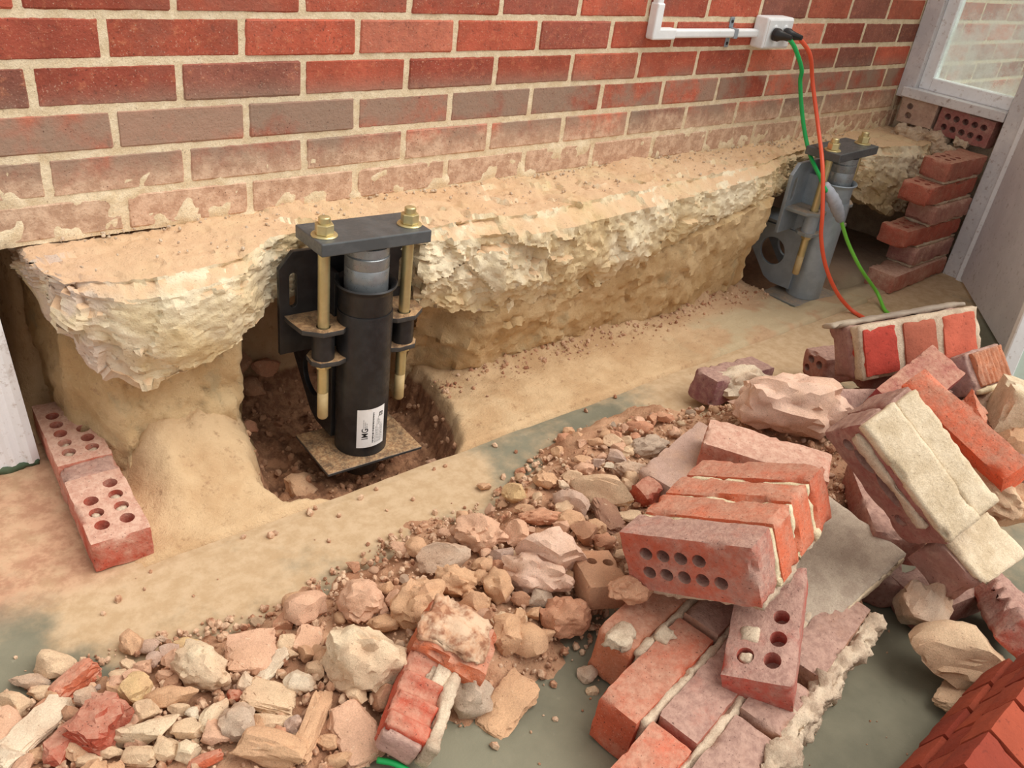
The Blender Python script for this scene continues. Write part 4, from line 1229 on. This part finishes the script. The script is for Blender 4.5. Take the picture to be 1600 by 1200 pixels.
for i, (x, y, z, sx, sy, sz, yaw, kind, col, lab) in enumerate(ROCKS):
    red = col in ('rd', 'orr') or (kind == 'shard' and col == 'rd')
    nm = 'brick_fragment' if red else NAMES[kind]
    g = 1.22; sx, sy, sz = sx * g, sy * g, sz * 1.35 * g; z += sz * .1
    me = rock_mesh(kind, 100 + i, 4 if max(sx, sy) > .07 else 3, (sx, sy, sz))
    o = put(nm, me, M['brick'] if red else M['stone'], None, CL[col])
    o.location = (x, y, z)
    tl = .22 if kind != 'slab' else .35
    o.rotation_euler = (rr.uniform(-tl, tl), rr.uniform(-tl, tl), yaw + rr.uniform(-.1, .1))
    if lab: tag(o, lab, 'brick fragment' if red else 'stone')
    else: small_tag(o, x, col)

# further small stones of the same heap, scattered over the dirt
SM = []
for i in range(14):
    SM.append(rock_mesh('stone' if i % 3 else 'clod', 900 + i, 2, (1, .8, .62)))
for me in SM: me.materials.append(M['stone'])
pal = ['pk', 'tan', 'be', 'tan', 'pk', 'rb', 'be', 'gy', 'tan', 'rb', 'pk', 'li']
cnt = 0
while cnt < 215:
    x = rr.uniform(-.42, 1.28); y = rr.uniform(-1.0, -.47)
    h = heap_h(x, y)
    if h < .006: continue
    if x < .25 and rr.random() < .2: continue
    cc = rr.choice(pal)
    s = rr.choice((.012, .014, .017, .02, .024))
    o = put('rubble_stone', SM[rr.randrange(len(SM))], None, None, CL[cc])
    o.scale = (s * rr.uniform(.85, 1.25),) * 3
    o.location = (x, y, h + s * .22); o.rotation_euler = (rr.uniform(-.6, .6), rr.uniform(-.6, .6), rr.uniform(0, 6.28))
    small_tag(o, x, cc); cnt += 1

# gravel and crumbs nobody could count
def gravel(name, label, n, place, smin, smax, mat, seed):
    r = random.Random(seed); vs0, fs0 = ICO[1]; V = []; F = []
    for _ in range(n):
        q = place(r)
        if q is None: continue
        x, y, z = q; s = smin + (smax - smin) * r.random() ** 2.5
        M3 = Euler((r.uniform(0, 6), r.uniform(0, 6), r.uniform(0, 6))).to_matrix()
        k = len(V); sc = Vector((s, s * r.uniform(.6, .9), s * r.uniform(.5, .8))) * .5
        for v in vs0:
            w = M3 @ Vector((v.x * sc.x, v.y * sc.y, v.z * sc.z)) * r.uniform(.85, 1.15)
            V.append((w.x + x, w.y + y, w.z + z + s * .18))
        F += [tuple(a + k for a in f) for f in fs0]
    o = put(name, mesh_of(V, F), mat); tag(o, label, 'gravel', kind='stuff'); return o
def pl_heap(r):
    x = r.uniform(-.55, 1.5); y = r.uniform(-1.1, -.43)
    h = heap_h(x, y); 
    if h < .0008 and r.random() > .035: return None
    return (x, y, h)
def pl_pit(r):
    x = r.uniform(.2, .75); y = r.uniform(-.42, .14); d = pdist(PITP, x, y)
    if d < .015: return None
    return (x, y, trench_z(x, y))
def pl_bankfoot(r):
    x = r.uniform(.72, 2.1); y = r.gauss(-.19, .03)
    return (x, y, trench_z(x, y))
def pl_ledge(r):
    x = r.uniform(0, 2.6); y = r.uniform(lerp_tab(EDGE, x) + .01, -.004)
    if r.random() < .45: y = -.004 - abs(r.gauss(0, .02))
    return (x, y, .4285 + .004 * fbm((x, y, .43), 6.6, 3, 1.0))
def pl_floor(r):
    x = r.uniform(.2, 1.3); y = r.uniform(-1.6, -.95); return (x, y, 0)
M['gravel'] = (lambda s: s.done(s.mix(s.ramp(s.noise(28, 4, .7, True), .4, .62), s.mix(s.ramp(s.noise(70, 2, .5, True), .42, .58), lin((150, 102, 76)), lin((192, 146, 114))), lin((212, 180, 150))), .95, normal=s.bump(s.noise(220, 3, .7, True), .6, .002)))(NT('gravel'))
gravel('gravel', 'loose brown gravel and crumbs filling the gaps of the rubble', 9000, pl_heap, .004, .021, M['gravel'], 1)
gravel('pit_crumbs', 'brown clods and crumbs on the bottom of the pit', 650, pl_pit, .005, .026, M['heap'], 2)
gravel('bank_crumbs', 'tan crumbs along the foot of the soil bank', 700, pl_bankfoot, .003, .016, M['gravel'], 3)
gravel('ledge_crumbs', 'mortar crumbs lying on the ledge of the footing', 800, pl_ledge, .002, .011, M['mortar'], 5)
gravel('floor_crumbs', 'scattered crumbs on the bare slab in front', 170, pl_floor, .003, .010, M['gravel'], 4)
# clods heaped in the middle and far rubble
for i in range(84):
    if i < 50: x = rr.uniform(.28, 1.05); y = lerp_tab(YF, x) - rr.uniform(.05, .34)
    else: x = rr.uniform(-.32, .3); y = lerp_tab(YF, x) - rr.uniform(.03, .30)
    s = rr.uniform(.024, .046); cc = rr.choice(['pk', 'tan', 'rb', 'be', 'tan', 'pk'])
    o = put('mortar_clod', rock_mesh('clod' if i % 2 else 'stone', 1300 + i, 3, (s, s * .85, s * .75)), M['stone'], None, CL[cc], (x, y, heap_h(x, y) + s * .2), (rr.uniform(-.5, .5), rr.uniform(-.5, .5), rr.uniform(0, 6)))
    zone = 'in the rubble at lower left' if x < .12 else ('in the middle of the rubble' if x < .62 else 'in the far rubble beside the brick heap')
    tag(o, 'fist sized %s clod %s' % (WORDS[cc], zone), 'clod', 'fist sized %s clods %s' % (WORDS[cc], zone))
# a few stones in the pit
for i, (x, y, z, s, col, lab) in enumerate([(.345, -.25, -.10, .085, 'tan', 'tan stone in the pit at the left corner of the foot plate'), (.30, .04, -.02, .07, 'br', 'brown stone at the back of the pit'), (.37, .06, -.02, .08, 'br', 'brown clod at the back of the pit near the wing plate'), (.27, -.02, .0, .05, 'gy', 'small pale stone at the left side of the pit'), (.29, .10, .03, .09, 'br', 'largest brown stone at the left back of the pit'), (.35, .12, .02, .08, 'br', 'flat brown stone at the very back of the pit'), (.42, .10, .0, .07, 'rb', 'reddish clod behind the jack in the pit'), (.31, -.05, -.05, .05, 'rb', 'reddish clod on the left floor of the pit'), (.62, -.33, -.09, .04, 'pk', 'pinkish pebble in the pit right of the foot plate')]):
    o = put('pit_stone', rock_mesh('stone', 700 + i, 3, (s, s * .8, s * .6)), M['stone'], None, CL[col], (x, y, z), (0, .2, i)); tag(o, lab, 'stone')

# ================================================================ LOOSE BRICKS AND BLOCKS
def lump(par, dims, loc, seed, mat, lumps=.006, res=.009, rot=None, name='mortar', rnd=.006):
    vs, fs = rough_box(*dims, seed, res=res, lumps=lumps, rnd=rnd, chip=.01)
    o = put(name, mesh_of(vs, fs, True), mat, par, None, loc, rot); return o
def bput(par, me, mat, col, loc=(0, 0, 0), rot=(0, 0, 0), name='brick'):
    return put(name, me, mat, par, col, loc, rot)

# left pair on the slab, end to end (local x = length towards the viewer)
t = empty('brick_pair', (-.051, -.1669, .033), (-.0071, -.0006, -1.6221))
tag(t, 'two cored bricks mortared end to end lying beside the white board', 'bricks')
hsA = std_holes(.225, .096, .063, 1, 5, 2, .0128, .026, .034, .040, x0=.01)
bput(t, brick_mesh(.228, .096, .063, 1, hsA, lumps=.0008), M['pinkdust'], (178, 92, 70), (-.118, 0, 0))
hsB = std_holes(.2, .096, .063, 1, 4, 2, .0128, .026, .036, .040, skip=((0, 0),), x0=.0)
bput(t, brick_mesh(.19, .096, .063, 2, hsB, lumps=.0008), M['pinkdust'], (178, 66, 44), (.138, 0, -.001))
lump(t, (.058, .093, .060), (.019, 0, -.001), 3, M['dusty'], .005).color = lin((190, 120, 98))
for i, (a, b_) in enumerate([(-.176, .019), (-.074, -.019), (-.040, -.019), (-.040, .019), (.12, .019), (.156, -.019), (.156, .019)]):
    lump(t, (.017, .017, .014), (a, b_, .018), 30 + i, M['mortar'], .005, .005, name='mortar_plug', rnd=.004)

# block of four bricks (A): local x length, y width up, z stacking towards the viewer
t = empty('brick_block', (.6879, -1.0359, .2195), (1.0091, -1.2548, -.7033))
tag(t, 'block of four mortared red bricks with its cored face towards the viewer', 'brick block')
LA, WA, DA = .2207, .0991, .2965
pz = DA / 4
hA = std_holes(LA, WA, pz - .009, 1, 5, 2, .0112, .024, .030, .032, x0=-.008, skip=((4, 1),))
colsA = [(186, 84, 58), (196, 98, 66), (200, 100, 66), (192, 92, 62)]
for k in range(4):
    T = pz - .008
    me = brick_mesh(LA, WA, T, 10 + k, hA if k == 0 else None, lumps=.0012, chip=.012)
    bput(t, me, M['dusty'] if k == 0 else M['brick'], colsA[k], (.002 * (k % 2), -.001 * k, DA/2 - pz * (k + .5)), (0, 0, .004 * k))
for k in range(3):
    lump(t, (LA - .002, WA - .006, .0115), (.0005, -.0035, DA/2 - pz * (k + 1)), 20 + k, M['creammortar'], .0025, .008, rnd=.002)
    lump(t, (.012, .020, .016), (LA/2 - .002, -WA/2 + .004, DA/2 - pz * (k + 1)), 26 + k, M['creammortar'], .006, .005, name='mortar_snot')
lump(t, (LA * .96, .018, DA * .86), (-.002, -WA/2 - .008, 0), 24, M['mortar'], .008)

# single cored brick (C)
t = empty('cored_brick', (.6419, -1.1745, .1296), (1.1808, -.9883, -8.7751))
tag(t, 'single cored brick with a dark red end leaning under the four brick block', 'brick')
bput(t, brick_mesh(.2216, .1013, .0625, 31, [(.072, -.02, .014, .0125, .006, .05), (.072, .018, .014, .0125, .006, .05), (.034, .022, .014, .0125, .006, .05), (-.006, .022, .013, .012, .006, .05), (-.044, -.02, .013, .012, .006, .05)], chip=.009), M['dusty'], (186, 70, 54))
lump(t, (.03, .03, .012), (.034, -.018, .029), 32, M['mortar'], .003, .006, name='mortar_plug')
lump(t, (.018, .018, .012), (.072, -.02, .026), 33, M['mortar'], .005, .005, name='mortar_plug')

# lying brick panel (B)
e1 = Vector((.986, .167, 0)); e2 = Vector((.167, -.986, 0))
t = empty('fallen_brickwork', (0, 0, 0)); tag(t, 'four courses of fallen brickwork lying face up on the slab in front', 'brick panel')
rot = Matrix((e1, -e2, (0, 0, 1))).transposed().to_4x4()   # local x=e1, y=-e2
t.location = (.45, -1.16, .048)
t.rotation_euler = rot.to_euler(); t.rotation_euler.x += .03
base = Vector((.45, -1.16, 0))
s1b, s2b = base.dot(e1), base.dot(e2)
rows = [[(.273, .50, (196, 118, 84))], [(.176, .395, (196, 92, 62)), (.405, .60, (176, 120, 90))], [(.09, .20, (206, 88, 58)), (.21, .42, (186, 92, 70)), (.43, .60, (172, 124, 96))], [(.08, .30, (158, 108, 88)), (.31, .425, (170, 120, 90)), (.455, .664, (168, 122, 92))]]
for j, row in enumerate(rows):
    s2 = 1.06 + .0765 * j + .0375
    for q, (a, b_, col) in enumerate(row):
        me = brick_mesh(b_ - a, .0655, .092, 40 + j * 4 + q, None, lumps=.0012, chip=.01)
        o = bput(t, me, M['brick'] if j < 3 and q == 0 else M['dusty'], col, ((a + b_)/2 - s1b, -(s2 - s2b), .003 * (q % 2)))
    a0, b0 = row[0][0] + .01, row[-1][1] - .01
    if j < 3:
        lump(t, (b0 - a0, .016, .086), ((a0 + b0)/2 - s1b, -(s2 + .038 - s2b), .001), 60 + j, M['mortar'], .004)
    else:
        lump(t, (b0 - a0 + .02, .026, .08), ((a0 + b0)/2 - s1b, -(s2 + .042 - s2b), .004), 66, M['mortar'], .018, .0055)
vs_ = [( .03, .115, .05, .045), (.09, .07, .05, .03)]
for i, (a, b_, z, s) in enumerate(vs_): lump(t, (s, s*.8, s*.5), (a, b_, z), 70 + i, M['mortar'], .01, .006, name='mortar_lump')

# grey paver under the blocks
t = empty('grey_paver', (.885, -1.055, .103), (.12, -.11, .03)); tag(t, 'thin grey paver with a pale front edge propped under the brick blocks', 'paver')
M['paver'] = m_mortar('paver_concrete', (170, 152, 134), (190, 174, 154), .35)
vs, fs = rough_box(.30, .30, .028, 9, res=.009, lumps=.0012, rnd=.003, chip=.006)
put('slab', mesh_of(vs, fs, True), M['paver'], t)
lump(t, (.292, .006, .026), (.0, -.1495, -.001), 10, M['beige'], .0015, .006, name='pale_edge', rnd=.002)

# beige mortared block (D): two stretchers, cored bed face towards the left
t = empty('mortared_block', (.9905, -1.1562, .2986), (2.1457, -1.1206, -1.3779)); tag(t, 'big beige mortar faced block of two bricks leaning on the heap at right', 'brick block')
LD, WD, DD = .2359, .1323, .1164
hD = [(-.05, .0, .026, .012, .012, .06), (.01, .006, .034, .013, .012, .06), (.07, -.02, .012, .012, .02, .06), (-.085, -.01, .012, .012, .014, .06)]
for k in range(2):
    T = DD/2 - .004
    me = brick_mesh(LD, WD - .012, T, 80 + k, hD if k == 0 else None, lumps=.003, chip=.012)
    bput(t, me, M['dusty'], (150, 84, 78), (0, -.004, (DD/4 if k == 0 else -DD/4)))
lump(t, (LD - .008, .018, DD * .60), (.0, WD/2 - .006, DD * .20), 84, M['beige'], .0012, .007, name='mortar_face', rnd=.002)
lump(t, (LD - .012, .018, DD * .42), (.003, WD/2 - .0105, -DD * .295), 85, M['beige'], .0012, .007, name='mortar_face', rnd=.002)
lump(t, (LD * .8, .024, .008), (-.01, .030, DD/2 - .001), 86, M['mortar'], .005, .006, name='mortar_ridge')

# lower continuation (D2)
t = empty('mortared_block', (1.05, -1.288, .165), (1.6173, -1.2226, -1.4375)); tag(t, 'smaller beige mortar faced block below the big leaning one at the right edge', 'brick block')
bput(t, brick_mesh(.095, .088, .122, 88, None, lumps=.003, chip=.014), M['dusty'], (158, 110, 100), (-.008, -.004, 0))
lump(t, (.09, .012, .115), (0, .044, -.002), 89, M['beige'], .002, .007, name='mortar_face', rnd=.003)

# orange faced brick behind (D3)
t = empty('orange_faced_brick', (1.3134, -1.1203, .235), (.7165, -.4779, -1.7303)); tag(t, 'brick with a bright orange and white face tucked behind the beige block', 'brick')
bput(t, brick_mesh(.2621, .060, .0991, 90, None, chip=.01), M['brick'], (240, 110, 72), (0, .004, 0))

# three header block (E)
t = empty('header_block', (1.6049, -.866, .240), (-.4964, -.0467, -.4419)); tag(t, 'block showing three red brick ends framed in pale mortar at the back of the heap', 'brick block')
LE, WE, HE = .333, .11, .128
for k, col in enumerate([(178, 66, 52), (166, 92, 70), (202, 104, 80)]):
    bput(t, brick_mesh(.088, WE, HE - .018, 95 + k, None, chip=.008, lumps=.001), M['clean'], col, ((k - 1) * .106 - .006, .0195, 0))
lump(t, (LE - .01, .035, HE), (-.002, -.012, 0), 99, M['mortar'], .002, .010, rnd=.004)
lump(t, (LE - .012, WE - .03, HE - .004), (-.002, .045, 0), 97, M['dusty'], .003, .012, rnd=.004, name='brick_backs').color = lin((150, 104, 100))
lump(t, (LE * 1.1, .05, .010), (-.012, .045, HE/2 + .003), 98, M['timber'], .003, .01, name='flat_strip')

# split brick (E3) with a ribbed torn face
t = empty('split_brick', (1.70, -.985, .196), (-.5948, -.592, -1.6863)); tag(t, 'split brick with lilac mortar and a ribbed orange torn end', 'brick')
vs, fs = rough_box(.095, .13, .098, 101, res=.006, amp=.001, lumps=.003, rnd=.006, chip=.012)
o = put('brick', mesh_of(vs, fs, True), M['dusty'], t, (180, 150, 148)); o.location = (-.01, 0, 0)
vs, fs = grid_box((.006, .052, .040), .004)
vs = [Vector((v.x + .004 * math.sin(v.y * 420 + 2 * fbm(v, 20, 2)) * (1 if v.x > 0 else 0) + .002 * fbm(v, 60, 3), v.y, v.z)) for v in vs]
o = put('torn_face', mesh_of(vs, fs, True), M['brick'], t, (200, 128, 92)); o.location = (.040, .006, .004)
lump(t, (.016, .13, .014), (.040, 0, -.046), 103, M['creammortar'], .003, .006)

# dark red brick under E
t = empty('plum_brick', (1.44, -.965, .215), (0, 0, 0)); t.rotation_euler = (.35, -.22, .02); tag(t, 'plum red brick wedged under the three brick ends', 'brick')
bput(t, brick_mesh(.23, .096, .064, 105, std_holes(.23, .096, .064, -1, 5, 2, .0112, .02), chip=.01), M['brick'], (142, 58, 60))
t = empty('dark_cored_brick', (1.37, -.90, .14)); t.rotation_euler = (.9, .1, -.35); tag(t, 'dark cored brick in the shade beside the pink mortar boulder', 'brick')
bput(t, brick_mesh(.20, .096, .064, 106, std_holes(.2, .096, .064, -1, 4, 2, .0125, .03), chip=.012), M['dusty'], (124, 78, 80))

# half brick with holes (8)
t = empty('half_brick', (1.6458, -.6779, .0717), (-.1236, .0011, -.3551)); tag(t, 'cored half brick with a sandy top standing behind the pink boulder', 'brick')
vs, fs = rough_box(.0732, .0859, .1225, 110, res=.008, chip=.014, lumps=.002)
me = bool_cut(mesh_of(vs, fs), holes_cutter([(-.012, .022, .010, .011, .035, .08), (.016, .012, .010, .012, .035, .08), (.012, -.02, .011, .011, .035, .08)])); smooth_by_angle(me, 50)
o = put('brick', me, M['dusty'], t, (156, 92, 78)); o.matrix_local = Matrix(((0, 0, -1, 0), (0, 1, 0, 0), (1, 0, 0, 0), (0, 0, 0, 1)))
# (9)
t = empty('purple_end_brick', (1.3606, -.572, .046), (-.0354, .1037, -.0091)); tag(t, 'brick with a purple end and dusty top at the far edge of the heap', 'brick')
bput(t, brick_mesh(.2431, .075, .0742, 112, None, chip=.012, lumps=.002), M['dusty'], (128, 72, 82))
# flat bricks (11)
t = empty('grey_flat_brick', (.93, -.795, .078)); t.rotation_euler = (.05, -.04, .19); tag(t, 'grey brick lying flat behind the four brick block', 'brick')
bput(t, brick_mesh(.24, .12, .064, 114, None, chip=.01), M['stone'], (176, 150, 140))
t = empty('pink_flat_brick', (1.005, -.90, .140)); t.rotation_euler = (.06, .02, -1.044); tag(t, 'pink dusty brick lying flat between the grey brick and the pink boulder', 'brick')
bput(t, brick_mesh(.245, .096, .064, 115, None, chip=.012), M['pinkdust'], (186, 100, 76))
# red brick at the rear right end of the four brick block
# (13) brown brick with two holes
t = empty('brown_cored_brick', (.5502, -.909, .0657), (-.0708, .0867, -.3958)); tag(t, 'brown brick stub with two core holes left of the four brick block', 'brick')
bput(t, brick_mesh(.075, .0971, .0500, 116, [(-.008, .018, .009, .009, .0, .05), (.02, .012, .010, .009, .0, .05)], chip=.008), M['stone'], (184, 132, 100))

# grooved broken brick in front (14): local y = length away from the viewer
t = empty('grooved_brick', (.1637, -.934, .0586), (.1364, .3421, -.8515)); tag(t, 'broken brick split through its red core holes with a mortar ridge in front', 'brick')
vs, fs = rough_box(.064, .1491, .0497, 120, res=.0045, amp=.0008, lumps=.0015, rnd=.004, chip=.008)
v2 = []
for v in vs:
    if v.z > .012:
        for gy in (-.036, .0, .036):
            d = abs(v.y - gy)
            if d < .013 and abs(v.x) < .034: v = Vector((v.x, v.y, v.z - math.sqrt(max(0, .013**2 - d*d)) * .95))
    v2.append(v)
put('brick', mesh_of(v2, fs, True), M['brick'], t, (190, 72, 48))
lump(t, (.020, .155, .052), (.040, -.004, .004), 121, M['mortar'], .006, .006, name='mortar_ridge')
lump(t, (.056, .02, .044), (.0, -.074, -.003), 122, M['dusty'], .003, .006, name='end_crust').color = lin((196, 152, 140))
t = empty('sandy_brick_chunk', (.255, -.895, .075)); t.rotation_euler = (.25, .35, -.9); tag(t, 'sand covered brick chunk with an orange-red end behind the grooved brick', 'brick')
bput(t, brick_mesh(.115, .085, .060, 123, None, chip=.02, lumps=.006), M['brick'], (198, 104, 66))
lump(t, (.10, .075, .018), (-.008, .008, .032), 124, M['gravel'], .01, .006, name='sand_cap')
lump(t, (.03, .06, .05), (.0, -.05, -.012), 125, M['mortar'], .006, .006)

# pale brick chunk at the right edge, dark red cored piece lower right
t = empty('pale_brick_chunk', (1.62, -1.13, .198)); t.rotation_euler = (.1, .2, .5); tag(t, 'pale mortar coated brick chunk at the right edge under the leaning panel', 'brick')
bput(t, brick_mesh(.15, .10, .10, 130, None, chip=.016, lumps=.004), M['beige'], (214, 190, 160))
o = bput(t, brick_mesh(.05, .02, .04, 131, None), M['dusty'], (186, 92, 84), (-.04, -.048, -.01), name='red_patch')
t = empty('split_cored_brick', (1.10, -1.385, .075)); t.rotation_euler = (.5, .28, .55); tag(t, 'brick split through its red core holes at the right edge of the floor', 'brick')
vs, fs = rough_box(.20, .10, .062, 132, res=.006, lumps=.003, rnd=.006, chip=.012)
v2 = []
for v in vs:
    if v.z > .015:
        for gx in (-.05, -.01, .03, .07):
            d = abs(v.x - gx)
            if d < .013: v = Vector((v.x, v.y, v.z - math.sqrt(max(0, .013**2 - d*d))))
    v2.append(v)
put('brick', mesh_of(v2, fs, True), M['dusty'], t, (176, 62, 46))

# bricks buried lower in the heap that carry the blocks above
for i, (x, y, z, rz, col, lab) in enumerate([
    (1.09, -1.13, .033, .5, (150, 96, 84), 'dusty brick on the floor under the big beige block'),
    (1.13, -1.10, .100, .75, (158, 92, 78), 'dusty brick lying across another under the big beige block'),
    (1.12, -1.265, .033, -.2, (150, 88, 78), 'brick on the floor carrying the smaller beige block'),
    (1.36, -1.10, .115, 1.1, (164, 92, 72), 'brick in the shade under the orange faced brick'),
    (1.62, -.84, .150, -.42, (156, 94, 82), 'brick lying under the three brick ends'),
    (1.70, -1.00, .112, .2, (150, 96, 90), 'brick lying under the split brick'),
    (1.50, -.95, .140, .1, (146, 86, 78), 'brick lying under the plum red brick'),
    (1.60, -1.14, .118, .9, (160, 110, 94), 'brick lying under the pale mortar coated chunk')]):
    t = empty('loose_brick', (x, y, z)); t.rotation_euler = (.03, .02, rz); tag(t, lab, 'brick')
    bput(t, brick_mesh(.228, .096, .063, 150 + i, None, chip=.01), M['dusty'], col)
# stack of fresh red bricks in the near right corner
t = empty('red_brick_stack', (.735, -1.475, .245)); t.rotation_euler = (.36, 0, .03); tag(t, 'stack of clean red bricks in the near right corner', 'brick stack')
rb = [brick_mesh(.075, .215, .064, 140 + i, None, res=.014, chip=.004) for i in range(3)]
for j in range(3):
    for k in range(6):
        o = bput(t, rb[(j + k) % 3], M['clean'], [(150, 66, 44), (142, 58, 40), (158, 72, 48)][(j * 2 + k) % 3], (-.22 + k * .0785 + .012 * (j % 2), -.108 - .006 * (j % 2), -.033 - j * .066))
# green cord scrap at the bottom edge
sc = put('green_cord_scrap', MB().tube(catmull([(.085, -.965, .02), (.10, -.985, .024), (.112, -1.01, .02), (.118, -1.04, .01)], 6), .0045, 8).mesh(True), M['green']); tag(sc, 'short green cord end under the grooved brick at the bottom edge', 'cord')
